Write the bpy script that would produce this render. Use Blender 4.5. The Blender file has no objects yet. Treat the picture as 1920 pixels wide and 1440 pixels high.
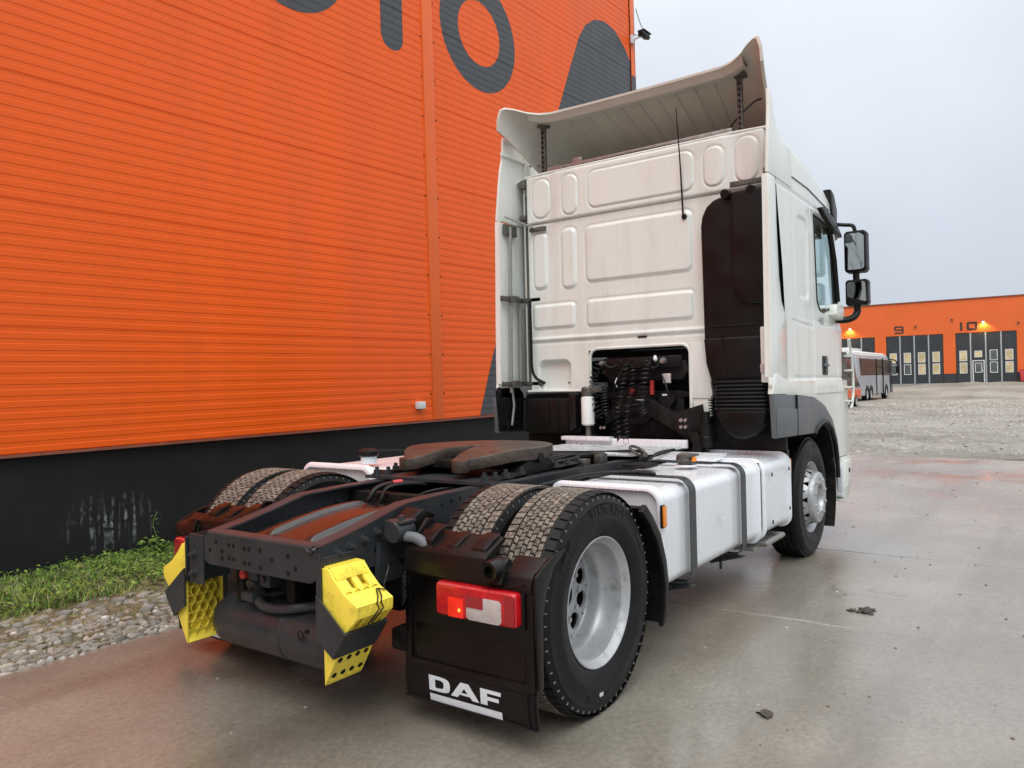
import bpy, bmesh, math, random
import numpy as np
from mathutils import Vector, Matrix
random.seed(7)
rng = np.random.default_rng(11)
C = bpy.context.scene
COL = C.collection
R = math.radians

# ------------------------------------------------------------------ camera
cam_d = bpy.data.cameras.new("camera")
cam = bpy.data.objects.new("camera", cam_d)
COL.objects.link(cam)
yaw, pitch, roll = R(35.491), R(0.334), R(-1.285)
fw = Vector((math.cos(yaw)*math.cos(pitch), math.sin(yaw)*math.cos(pitch), math.sin(pitch)))
rt = fw.cross(Vector((0, 0, 1))).normalized()
up = rt.cross(fw)
rt2 = rt*math.cos(roll) + up*math.sin(roll)
up2 = -rt*math.sin(roll) + up*math.cos(roll)
mw = Matrix((rt2, up2, -fw)).transposed().to_4x4()
mw.translation = (-2.920, -2.913, 1.459)
cam.matrix_world = mw
cam_d.sensor_width = 36
cam_d.lens = 26.876
cam_d.clip_start = 0.05
cam_d.clip_end = 3000
C.camera = cam

# ------------------------------------------------------------------ sky, sun, exposure
SUN_EL, SUN_AZ = R(58), R(205)          # azimuth of the sun measured from +X
world = bpy.data.worlds.new("World")
C.world = world
world.use_nodes = True
nt = world.node_tree
nt.nodes.clear()
out = nt.nodes.new("ShaderNodeOutputWorld")
bg = nt.nodes.new("ShaderNodeBackground")
bg.inputs[1].default_value = 0.10
sky = nt.nodes.new("ShaderNodeTexSky")
sky.sky_type = 'NISHITA'
sky.sun_disc = False
sky.sun_elevation = SUN_EL
sky.sun_rotation = R(90) - SUN_AZ
sky.air_density = 1.5
sky.dust_density = 4.0
tc = nt.nodes.new("ShaderNodeTexCoord")
sep = nt.nodes.new("ShaderNodeSeparateXYZ")
nt.links.new(tc.outputs['Generated'], sep.inputs[0])
ramp = nt.nodes.new("ShaderNodeValToRGB")   # overcast: dim at the horizon, bright overhead
cr = ramp.color_ramp
cr.elements[0].position = 0.0; cr.elements[0].color = (.285, .316, .362, 1)
cr.elements[1].position = 1.0; cr.elements[1].color = (.98, .985, 1.0, 1)
for pos_, col_ in ((.18, (.318, .345, .388)), (.42, (.415, .438, .472)), (.72, (.76, .775, .79))):
    e = cr.elements.new(pos_); e.color = col_+(1,)
nt.links.new(sep.outputs['Z'], ramp.inputs[0])
noi = nt.nodes.new("ShaderNodeTexNoise")
noi.inputs['Scale'].default_value = 2.6
noi.inputs['Detail'].default_value = 7
noi.inputs['Roughness'].default_value = .5
nt.links.new(tc.outputs['Generated'], noi.inputs['Vector'])
mr = nt.nodes.new("ShaderNodeMapRange")
mr.inputs[1].default_value = .3; mr.inputs[2].default_value = .7
mr.inputs[3].default_value = 17.8; mr.inputs[4].default_value = 21.0
nt.links.new(noi.outputs[0], mr.inputs[0])
vm = nt.nodes.new("ShaderNodeVectorMath"); vm.operation = 'SCALE'
nt.links.new(ramp.outputs[0], vm.inputs[0]); nt.links.new(mr.outputs[0], vm.inputs['Scale'])
mx = nt.nodes.new("ShaderNodeMix"); mx.data_type = 'RGBA'; mx.inputs[0].default_value = .92
nt.links.new(sky.outputs[0], mx.inputs[6]); nt.links.new(vm.outputs[0], mx.inputs[7])
nt.links.new(mx.outputs[2], bg.inputs[0]); nt.links.new(bg.outputs[0], out.inputs[0])

sun_d = bpy.data.lights.new("sun", 'SUN')
sun_d.energy = 1.5
sun_d.angle = R(45)
sun_d.color = (1.0, .99, .965)
sun = bpy.data.objects.new("sun", sun_d)
COL.objects.link(sun)
sv = Vector((math.cos(SUN_EL)*math.cos(SUN_AZ), math.cos(SUN_EL)*math.sin(SUN_AZ), math.sin(SUN_EL)))
sun.rotation_euler = sv.to_track_quat('Z', 'Y').to_euler()

C.view_settings.view_transform = 'Standard'
C.view_settings.look = 'None'
C.view_settings.gamma = 1
C.view_settings.use_curve_mapping = False
C.view_settings.exposure = 0.14

# ------------------------------------------------------------------ helpers
def tag(o, label=None, cat=None, group=None, kind=None):
    if label: o['label'] = label
    if cat: o['category'] = cat
    if group: o['group'] = group
    if kind: o['kind'] = kind
    return o

def thing(name, label, cat, loc=(0, 0, 0), rot=(0, 0, 0), group=None):
    o = bpy.data.objects.new(name, None)
    o.empty_display_size = .2
    COL.objects.link(o)
    o.location = loc
    o.rotation_euler = rot
    return tag(o, label, cat, group)

class M:
    """collects faces for one mesh"""
    def __init__(s):
        s.v = []; s.f = []; s.m = []
    def add(s, v, f, mi=0):
        b = len(s.v)
        s.v += [tuple(p) for p in v]
        s.f += [tuple(i+b for i in q) for q in f]
        s.m += ([mi]*len(f) if isinstance(mi, int) else list(mi))
        return s
    def addbm(s, bm, mi=0, mat=None):
        bm.verts.index_update()
        v = [(mat @ p.co if mat else p.co.copy()) for p in bm.verts]
        s.add(v, [[q.index for q in f.verts] for f in bm.faces], mi)
        bm.free()
        return s
    def box(s, x0, x1, y0, y1, z0, z1, mi=0, bev=0, mat=None, seg=2):
        bm = bmesh.new()
        bmesh.ops.create_cube(bm, size=1)
        for p in bm.verts:
            p.co = Vector(((x0+x1)/2+p.co.x*(x1-x0), (y0+y1)/2+p.co.y*(y1-y0), (z0+z1)/2+p.co.z*(z1-z0)))
        if bev:
            bmesh.ops.bevel(bm, geom=bm.edges[:], offset=bev, segments=seg, profile=.6, affect='EDGES')
        return s.addbm(bm, mi, mat)
    def prism(s, pts, axis, a, b, mi=0, bev=0, mat=None, seg=2):
        """polygon in the two other axes (in x,y,z order), extruded along axis from a to b"""
        def P(p, t):
            return [(t, p[0], p[1]), (p[0], t, p[1]), (p[0], p[1], t)][axis]
        bm = bmesh.new()
        A = [bm.verts.new(P(p, a)) for p in pts]
        B = [bm.verts.new(P(p, b)) for p in pts]
        n = len(pts)
        bm.faces.new(A); bm.faces.new(B[::-1])
        for i in range(n):
            bm.faces.new((A[i], B[i], B[(i+1) % n], A[(i+1) % n]))
        bmesh.ops.recalc_face_normals(bm, faces=bm.faces[:])
        if bev:
            bmesh.ops.bevel(bm, geom=bm.edges[:], offset=bev, segments=seg, profile=.6, affect='EDGES')
        if n > 4:
            bmesh.ops.triangulate(bm, faces=[f for f in bm.faces if len(f.verts) > 4])
        return s.addbm(bm, mi, mat)
    def tube(s, pts, r, n=8, mi=0, closed=False):
        pts = [Vector(p) for p in pts]
        N = len(pts)
        rr = r if hasattr(r, '__len__') else [r]*N
        ref = None
        rings = []
        for i in range(N):
            if closed: t = pts[(i+1) % N]-pts[i-1]
            else: t = pts[min(i+1, N-1)]-pts[max(i-1, 0)]
            t.normalize()
            if ref is None:
                ref = Vector((0, 0, 1)) if abs(t.z) < .9 else Vector((1, 0, 0))
            a = (ref - t*ref.dot(t)).normalized()
            ref = a
            b = t.cross(a)
            rings.append([pts[i]+(a*math.cos(2*math.pi*k/n)+b*math.sin(2*math.pi*k/n))*rr[i] for k in range(n)])
        v = [p for q in rings for p in q]
        f = []
        for i in range(N if closed else N-1):
            j = (i+1) % N
            for k in range(n):
                l = (k+1) % n
                f.append((i*n+k, i*n+l, j*n+l, j*n+k))
        if not closed:
            f.append(tuple(range(n-1, -1, -1))); f.append(tuple((N-1)*n+k for k in range(n)))
        return s.add(v, f, mi)
    def lathe(s, prof, n, c=(0, 0, 0), axis=1, mi=0, a0=0, a1=2*math.pi):
        """prof: (r, t) with t along the axis"""
        full = abs(a1-a0-2*math.pi) < 1e-6
        na = n if full else n+1
        v = []
        for r, t in prof:
            for k in range(na):
                a = a0+(a1-a0)*k/n
                p = [(t, r*math.cos(a), r*math.sin(a)), (r*math.cos(a), t, r*math.sin(a)), (r*math.cos(a), r*math.sin(a), t)][axis]
                v.append((p[0]+c[0], p[1]+c[1], p[2]+c[2]))
        f = []; ms = []
        for i in range(len(prof)-1):
            for k in range(n):
                l = (k+1) % na
                f.append((i*na+k, i*na+l, (i+1)*na+l, (i+1)*na+k))
                ms.append(mi if isinstance(mi, int) else mi[i])
        return s.add(v, f, ms)
    def cyl(s, p0, p1, r, n=16, mi=0, r2=None):
        return s.tube([p0, p1], [r, r if r2 is None else r2], n, mi)
    def grid(s, us, vs, fn, mi=0, keep=None, snap=None):
        idx = {}
        v = []; f = []
        for i, u in enumerate(us):
            for j, w in enumerate(vs):
                idx[i, j] = len(v); v.append(fn(u, w))
        for i in range(len(us)-1):
            for j in range(len(vs)-1):
                if keep and not keep((us[i]+us[i+1])/2, (vs[j]+vs[j+1])/2): continue
                f.append((idx[i, j], idx[i+1, j], idx[i+1, j+1], idx[i, j+1]))
        used = sorted({k for q in f for k in q})
        mp = {k: i for i, k in enumerate(used)}
        return s.add([v[k] for k in used], [tuple(mp[k] for k in q) for q in f], mi)
    def solid(s, th):
        bm = s.bm()
        bmesh.ops.recalc_face_normals(bm, faces=bm.faces[:])
        bmesh.ops.solidify(bm, geom=bm.faces[:], thickness=th)
        s.v = []; s.f = []; s.m = []
        return s.addbm(bm)
    def bm(s):
        bm = bmesh.new()
        vs = [bm.verts.new(p) for p in s.v]
        for q in s.f:
            try: bm.faces.new([vs[i] for i in q])
            except ValueError: pass
        return bm
    def mesh(s, name, mats, smooth=35, fix=True):
        me = bpy.data.meshes.new(name)
        me.from_pydata(s.v, [], s.f)
        for m in (mats if isinstance(mats, (list, tuple)) else [mats]):
            me.materials.append(m)
        me.polygons.foreach_set('material_index', s.m)
        if fix:
            bm = bmesh.new(); bm.from_mesh(me)
            bmesh.ops.recalc_face_normals(bm, faces=bm.faces[:])
            bm.to_mesh(me); bm.free()
        if smooth:
            me.polygons.foreach_set('use_smooth', [True]*len(me.polygons))
            me.set_sharp_from_angle(angle=R(smooth))
        me.update()
        return me
    def build(s, name, mats, parent=None, smooth=35, loc=(0, 0, 0), rot=(0, 0, 0), fix=True, label=None):
        return link(name, s.mesh(name, mats, smooth, fix), parent, loc, rot, label)

def link(name, me, parent=None, loc=(0, 0, 0), rot=(0, 0, 0), label=None):
    o = bpy.data.objects.new(name, me)
    COL.objects.link(o)
    o.location = loc; o.rotation_euler = rot
    if parent: o.parent = parent
    if label: o['label'] = label
    return o

def rrect(cx, cy, hx, hy, r, n=5):
    pts = []
    for sx, sy, a in ((1, 1, 0), (-1, 1, 90), (-1, -1, 180), (1, -1, 270)):
        for k in range(n+1):
            t = R(a+90*k/n)
            pts.append((cx+sx*(hx-r)+r*math.cos(t), cy+sy*(hy-r)+r*math.sin(t)))
    return pts

def sd_rr(x, y, cx, cy, hx, hy, r):
    qx = abs(x-cx)-hx+r; qy = abs(y-cy)-hy+r
    return math.hypot(max(qx, 0), max(qy, 0))+min(max(qx, qy), 0)-r

def sst(a, b, x):
    t = min(1, max(0, (x-a)/(b-a)))
    return t*t*(3-2*t)

def lerp(tab, x):
    xs = [t[0] for t in tab]
    return float(np.interp(x, xs, [t[1] for t in tab]))

def spline(pts, n=6):
    P = [Vector(p) for p in pts]
    o = []
    for i in range(len(P)-1):
        a, b, c, d = P[max(i-1, 0)], P[i], P[i+1], P[min(i+2, len(P)-1)]
        for k in range(n):
            t = k/n
            o.append(.5*((2*b)+(c-a)*t+(2*a-5*b+4*c-d)*t*t+(3*b-3*c+d-a)*t**3))
    o.append(P[-1])
    return o

def helix(path, r, turns, sub=10, phase=0):
    P = spline(path, 24)
    L = len(P)
    o = []
    n = int(turns*sub)
    ref = Vector((1, 0.1, 0))
    for i in range(n+1):
        t = i/n*(L-1); k = min(int(t), L-2); w = t-k
        c = P[k].lerp(P[k+1], w)
        d = (P[k+1]-P[k]).normalized()
        a = (ref-d*ref.dot(d)).normalized(); b = d.cross(a)
        an = 2*math.pi*i/sub+phase
        o.append(c+(a*math.cos(an)+b*math.sin(an))*r)
    return o

# ------------------------------------------------------------------ materials
def nodes(name):
    m = bpy.data.materials.new(name)
    m.use_nodes = True
    t = m.node_tree
    return m, t, t.nodes['Principled BSDF']

def mat(name, col, rough=.5, metal=0, var=.12, scale=6, bump=0, bscale=60, wave=None, swell=0, spec=.5, coat=0, rvar=.1,
        dirt=None, dirt_amt=.4, dirt_scale=3, stretch=None, emit=None, es=0, coat_rough=.1, detail=6, drange=(.48, .72)):
    m, t, b = nodes(name)
    L = t.links.new
    tc = t.nodes.new('ShaderNodeTexCoord')
    src = tc.outputs['Object']
    if stretch:
        mp = t.nodes.new('ShaderNodeMapping'); mp.inputs['Scale'].default_value = stretch
        L(src, mp.inputs[0]); src2 = mp.outputs[0]
    else: src2 = src
    n = t.nodes.new('ShaderNodeTexNoise')
    n.inputs['Scale'].default_value = scale; n.inputs['Detail'].default_value = detail; n.inputs['Roughness'].default_value = .62
    L(src2, n.inputs['Vector'])
    r = t.nodes.new('ShaderNodeValToRGB')
    r.color_ramp.elements[0].position = .3; r.color_ramp.elements[1].position = .72
    r.color_ramp.elements[0].color = tuple(c*(1-var) for c in col)+(1,)
    r.color_ramp.elements[1].color = tuple(min(1, c*(1+var)) for c in col)+(1,)
    L(n.outputs[0], r.inputs[0])
    colout = r.outputs[0]
    if dirt:
        n2 = t.nodes.new('ShaderNodeTexNoise'); n2.inputs['Scale'].default_value = dirt_scale; n2.inputs['Detail'].default_value = 9
        n2.inputs['Roughness'].default_value = .68
        L(src2, n2.inputs['Vector'])
        k = t.nodes.new('ShaderNodeMapRange'); k.inputs[1].default_value = drange[0]; k.inputs[2].default_value = drange[1]; k.inputs[4].default_value = dirt_amt
        L(n2.outputs[0], k.inputs[0])
        x = t.nodes.new('ShaderNodeMix'); x.data_type = 'RGBA'
        L(k.outputs[0], x.inputs[0]); L(colout, x.inputs[6]); x.inputs[7].default_value = tuple(dirt)+(1,)
        colout = x.outputs[2]
    L(colout, b.inputs['Base Color'])
    q = t.nodes.new('ShaderNodeMapRange')
    q.inputs[1].default_value = .3; q.inputs[2].default_value = .7
    q.inputs[3].default_value = max(.02, rough-rvar); q.inputs[4].default_value = min(1, rough+rvar)
    L(n.outputs[0], q.inputs[0]); L(q.outputs[0], b.inputs['Roughness'])
    b.inputs['Metallic'].default_value = metal
    b.inputs['Specular IOR Level'].default_value = spec
    b.inputs['Coat Weight'].default_value = coat
    b.inputs['Coat Roughness'].default_value = coat_rough
    if bump:
        n3 = t.nodes.new('ShaderNodeTexNoise'); n3.inputs['Scale'].default_value = bscale; n3.inputs['Detail'].default_value = 4
        L(src, n3.inputs['Vector'])
        bp = t.nodes.new('ShaderNodeBump'); bp.inputs['Strength'].default_value = 1; bp.inputs['Distance'].default_value = bump
        L(n3.outputs[0], bp.inputs['Height']); L(bp.outputs[0], b.inputs['Normal'])
    last = b.inputs['Normal'].links[0].from_node if b.inputs['Normal'].is_linked else None
    def chain(h, dist):
        nonlocal last
        bq = t.nodes.new('ShaderNodeBump'); bq.inputs['Strength'].default_value = 1; bq.inputs['Distance'].default_value = dist
        L(h, bq.inputs['Height'])
        if last: L(last.outputs[0], bq.inputs['Normal'])
        L(bq.outputs[0], b.inputs['Normal']); last = bq
    if wave:
        wv = t.nodes.new('ShaderNodeTexWave'); wv.bands_direction = wave[0]; wv.inputs['Scale'].default_value = wave[1]
        L(src, wv.inputs['Vector']); chain(wv.outputs['Fac'], wave[2])
    if swell:
        sw = t.nodes.new('ShaderNodeTexNoise'); sw.inputs['Scale'].default_value = 1.3; sw.inputs['Detail'].default_value = 1
        L(src, sw.inputs['Vector']); chain(sw.outputs[0], swell)
    if emit:
        b.inputs['Emission Color'].default_value = tuple(emit)+(1,)
        b.inputs['Emission Strength'].default_value = es
    return m

white = mat('white_paint', (.745, .775, .725), .30, var=.035, scale=1.5, coat=.4, dirt=(.42, .39, .32), dirt_amt=.36, dirt_scale=4.0, stretch=(1, 1, .18), coat_rough=.15, drange=(.50, .75))
white_under = mat('dull_white_plastic', (.56, .53, .465), .5, var=.08, scale=2, dirt=(.40, .37, .32), dirt_amt=.5, dirt_scale=3)
tank_paint = mat('silver_white_tank', (.82, .85, .88), .27, metal=.22, var=.02, scale=5, stretch=(5, 5, .25), coat=.15, rvar=.025, dirt=(.55, .57, .60), dirt_amt=.16, dirt_scale=8, detail=3, drange=(.46, .74))
black_plastic = mat('black_plastic', (.0085, .008, .008), .38, var=.3, scale=5, bump=.0006, bscale=220, spec=.22, rvar=.12)
wet_plastic = mat('wet_black_plastic', (.0060, .0052, .0050), .28, var=.35, scale=4, spec=.26, coat=.07, coat_rough=.12, rvar=.12, bump=.0008, bscale=150)
chassis = mat('dark_grey_chassis_paint', (.029, .033, .037), .38, var=.15, scale=5, spec=.35, coat=.10, coat_rough=.25, dirt=(.07, .062, .052), dirt_amt=.35, dirt_scale=7)
chassis_dk = mat('black_chassis_grime', (.008, .0076, .0072), .55, spec=.2, var=.4, scale=9, bump=.002, bscale=70, dirt=(.05, .043, .036), dirt_amt=.5, dirt_scale=8)
grease = mat('greasy_rusty_steel', (.060, .044, .034), .42, var=.45, scale=9, bump=.005, bscale=38, dirt=(.014, .013, .012), dirt_amt=.85, dirt_scale=7, spec=.35, coat=.10, coat_rough=.25)
rubber = mat('tyre_rubber', (.0075, .0075, .008), .50, spec=.22, var=.25, scale=10, rvar=.1, bump=.0005, bscale=120, dirt=(.022, .020, .018), dirt_amt=.3, dirt_scale=9)
tread_m = mat('worn_muddy_tread', (.20, .172, .135), .50, var=.6, scale=22, bump=.004, bscale=170, dirt=(.045, .036, .028), dirt_amt=.95, dirt_scale=60, drange=(.47, .60), coat=.15, coat_rough=.3)
rim_m = mat('silver_rim_paint', (.44, .45, .46), .38, metal=.40, var=.12, scale=6, dirt=(.14, .13, .12), dirt_amt=.7, dirt_scale=11, drange=(.52, .70))
steel = mat('dull_galvanised_steel', (.36, .35, .33), .42, metal=.7, var=.2, scale=14, dirt=(.12, .10, .08), dirt_amt=.6, dirt_scale=14)
steel_dk = mat('dark_weathered_steel', (.13, .122, .11), .5, metal=.5, var=.35, scale=14, dirt=(.04, .035, .03), dirt_amt=.7, dirt_scale=10)
chrome = mat('bright_bolt_steel', (.62, .62, .61), .28, metal=.9, var=.1)
yellow = mat('yellow_chock_plastic', (.88, .71, .075), .44, var=.06, scale=7, dirt=(.17, .12, .035), dirt_amt=.55, dirt_scale=11, drange=(.53, .72), bump=.0007, bscale=120)
fender_m = mat('grey_fender_plastic', (.105, .115, .125), .45, var=.08, scale=3, bump=.0005, bscale=200)
red_lens = mat('red_lens', (.56, .005, .010), .14, var=.25, scale=40, coat=.7, coat_rough=.06, rvar=.05, wave=('Y', 70, .0012))
dkred_lens = mat('dark_red_lens', (.30, .012, .02), .12, coat=.8, coat_rough=.05, rvar=.04)
lit_lens = mat('lit_red_lens', (.7, .015, .008), .15, coat=.8, emit=(1, .03, .006), es=.30, wave=('Z', 60, .001))
bulb_m = mat('lit_bulb', (1, .3, .05), .3, emit=(1, .17, .02), es=2.2)
clear_lens = mat('clear_lens', (.55, .50, .48), .14, var=.16, scale=30, wave=('Y', 55, .0014), coat=.8, coat_rough=.05, rvar=.04)
amber = mat('amber_reflector', (.85, .26, .02), .2, var=.2, scale=30, coat=.5)
sticker = mat('white_print', (.66, .70, .74), .45, var=.05, scale=20)
rubber_hose = mat('black_hose', (.010, .010, .010), .36, spec=.3, var=.2)
white_filter = mat('white_filter_can', (.70, .70, .69), .35, var=.08)
tread_plate = mat('aluminium_deck', (.66, .67, .68), .34, metal=.45, var=.12, scale=9, dirt=(.30, .30, .30), dirt_amt=.4, dirt_scale=10)
mirror_m = mat('mirror_glass', (.40, .42, .43), .02, metal=1, var=0, rvar=0)
red_part = mat('red_plastic', (.55, .05, .05), .4)
seat_m = mat('dark_seat_fabric', (.03, .03, .034), .85, spec=.1)

def glass(name, tint, ior_mix=.12, rough=.01):
    m, t, b = nodes(name)
    t.nodes.remove(b)
    o = t.nodes['Material Output']
    tr = t.nodes.new('ShaderNodeBsdfTransparent'); tr.inputs[0].default_value = tuple(tint)+(1,)
    gl = t.nodes.new('ShaderNodeBsdfGlossy'); gl.inputs['Roughness'].default_value = rough
    gl.inputs[0].default_value = (1, 1, 1, 1)
    fr = t.nodes.new('ShaderNodeLayerWeight'); fr.inputs[0].default_value = .5
    pw = t.nodes.new('ShaderNodeMath'); pw.operation = 'POWER'; pw.inputs[1].default_value = 4.0
    ad = t.nodes.new('ShaderNodeMath'); ad.operation = 'MULTIPLY_ADD'; ad.inputs[1].default_value = .75; ad.inputs[2].default_value = ior_mix
    ad.use_clamp = True
    t.links.new(fr.outputs['Facing'], pw.inputs[0]); t.links.new(pw.outputs[0], ad.inputs[0])
    mixn = t.nodes.new('ShaderNodeMixShader')
    t.links.new(ad.outputs[0], mixn.inputs[0]); t.links.new(tr.outputs[0], mixn.inputs[1]); t.links.new(gl.outputs[0], mixn.inputs[2])
    t.links.new(mixn.outputs[0], o.inputs[0])
    return m
cab_glass = glass('cab_window_glass', (.90, .985, .975), .05)
coach_glass = mat('dark_tinted_glass', (.03, .032, .034), .2, var=.1, spec=.12)

# warehouse paints
orange = mat('orange_sheet_paint', (.84, .112, .005), .42, var=.05, scale=.7, spec=.33, bump=.0005, bscale=260, rvar=.07, swell=.004,
             dirt=(.60, .10, .02), dirt_amt=.22, dirt_scale=1.6, stretch=(1.5, 1.5, .2))
orange_trim = mat('orange_trim_paint', (.80, .13, .012), .40, var=.05, scale=2)
letter_m = mat('anthracite_print', (.045, .049, .056), .40, var=.10, scale=4, bump=.0006, bscale=260, dirt=(.09, .095, .10), dirt_amt=.3, dirt_scale=30)
flash_m = mat('brown_red_flashing', (.20, .060, .035), .42, var=.12, scale=6)
far_orange = mat('far_orange_panel', (.72, .125, .018), .45, var=.05, scale=.4)
far_dark = mat('anthracite_door', (.032, .036, .040), .40, var=.12, scale=1.5)
far_frame = mat('white_door_frame', (.62, .63, .63), .4, var=.05)
far_strip = mat('grey_door_seal', (.36, .38, .40), .4, var=.06)
num_m = mat('dark_number_paint', (.035, .022, .018), .5)
lit_pane = mat('lit_window_pane', (.32, .27, .17), .2, var=.5, scale=1.1, emit=(1.0, .78, .40), es=.22, detail=2)
dim_pane = mat('dim_window_pane', (.10, .11, .11), .12, var=.3, scale=2)

def plinth_mat():
    m, t, b = nodes('black_plinth_render')
    L = t.links.new
    N = t.nodes.new
    tc = N('ShaderNodeTexCoord')
    n = N('ShaderNodeTexNoise'); n.inputs['Scale'].default_value = 2.2; n.inputs['Detail'].default_value = 8
    L(tc.outputs['Object'], n.inputs['Vector'])
    r = N('ShaderNodeValToRGB')
    r.color_ramp.elements[0].position = .3; r.color_ramp.elements[1].position = .75
    r.color_ramp.elements[0].color = (.0085, .0090, .0100, 1); r.color_ramp.elements[1].color = (.015, .016, .0175, 1)
    L(n.outputs[0], r.inputs[0])
    # whitish lime runs, with a shape of their own
    mp = N('ShaderNodeMapping'); mp.inputs['Scale'].default_value = (26, 1, 2.6)
    L(tc.outputs['Object'], mp.inputs[0])
    s = N('ShaderNodeTexNoise'); s.inputs['Scale'].default_value = 1; s.inputs['Detail'].default_value = 3
    L(mp.outputs[0], s.inputs['Vector'])
    k = N('ShaderNodeMapRange'); k.inputs[1].default_value = .50; k.inputs[2].default_value = .74
    L(s.outputs[0], k.inputs[0])
    mp3 = N('ShaderNodeMapping'); mp3.inputs['Scale'].default_value = (9, 1, 7)
    L(tc.outputs['Object'], mp3.inputs[0])
    s3 = N('ShaderNodeTexNoise'); s3.inputs['Scale'].default_value = 2.2; s3.inputs['Detail'].default_value = 6
    L(mp3.outputs[0], s3.inputs['Vector'])
    k3 = N('ShaderNodeMapRange'); k3.inputs[1].default_value = .40; k3.inputs[2].default_value = .60; k3.inputs[4].default_value = 1.5
    L(s3.outputs[0], k3.inputs[0])
    # patch where the runs are: a soft ellipse
    sp = N('ShaderNodeVectorMath'); sp.operation = 'SUBTRACT'; sp.inputs[1].default_value = (.52, 0, .30)
    L(tc.outputs['Object'], sp.inputs[0])
    ml = N('ShaderNodeVectorMath'); ml.operation = 'MULTIPLY'; ml.inputs[1].default_value = (2.1, 0, 3.4)
    L(sp.outputs[0], ml.inputs[0])
    ln = N('ShaderNodeVectorMath'); ln.operation = 'LENGTH'; L(ml.outputs[0], ln.inputs[0])
    g = N('ShaderNodeMapRange'); g.inputs[1].default_value = 1.0; g.inputs[2].default_value = .15
    L(ln.outputs['Value'], g.inputs[0])
    m1 = N('ShaderNodeMath'); m1.operation = 'MULTIPLY'; L(k.outputs[0], m1.inputs[0]); L(g.outputs[0], m1.inputs[1])
    m2 = N('ShaderNodeMath'); m2.operation = 'MULTIPLY'; L(m1.outputs[0], m2.inputs[0]); L(k3.outputs[0], m2.inputs[1])
    m2.use_clamp = True
    x = N('ShaderNodeMix'); x.data_type = 'RGBA'
    L(m2.outputs[0], x.inputs[0]); L(r.outputs[0], x.inputs[6]); x.inputs[7].default_value = (.34, .36, .37, 1)
    # small pale specks
    v = N('ShaderNodeTexNoise'); v.inputs['Scale'].default_value = 38; v.inputs['Detail'].default_value = 2
    L(tc.outputs['Object'], v.inputs['Vector'])
    kv = N('ShaderNodeMapRange'); kv.inputs[1].default_value = .745; kv.inputs[2].default_value = .80; kv.inputs[4].default_value = .4
    L(v.outputs[0], kv.inputs[0])
    x2 = N('ShaderNodeMix'); x2.data_type = 'RGBA'
    L(kv.outputs[0], x2.inputs[0]); L(x.outputs[2], x2.inputs[6]); x2.inputs[7].default_value = (.10, .10, .10, 1)
    L(x2.outputs[2], b.inputs['Base Color'])
    b.inputs['Roughness'].default_value = .6; b.inputs['Specular IOR Level'].default_value = .3
    bp = N('ShaderNodeBump'); bp.inputs['Distance'].default_value = .002
    n4 = N('ShaderNodeTexNoise'); n4.inputs['Scale'].default_value = 90
    L(tc.outputs['Object'], n4.inputs['Vector']); L(n4.outputs[0], bp.inputs['Height']); L(bp.outputs[0], b.inputs['Normal'])
    return m
plinth_m = plinth_mat()

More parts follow.
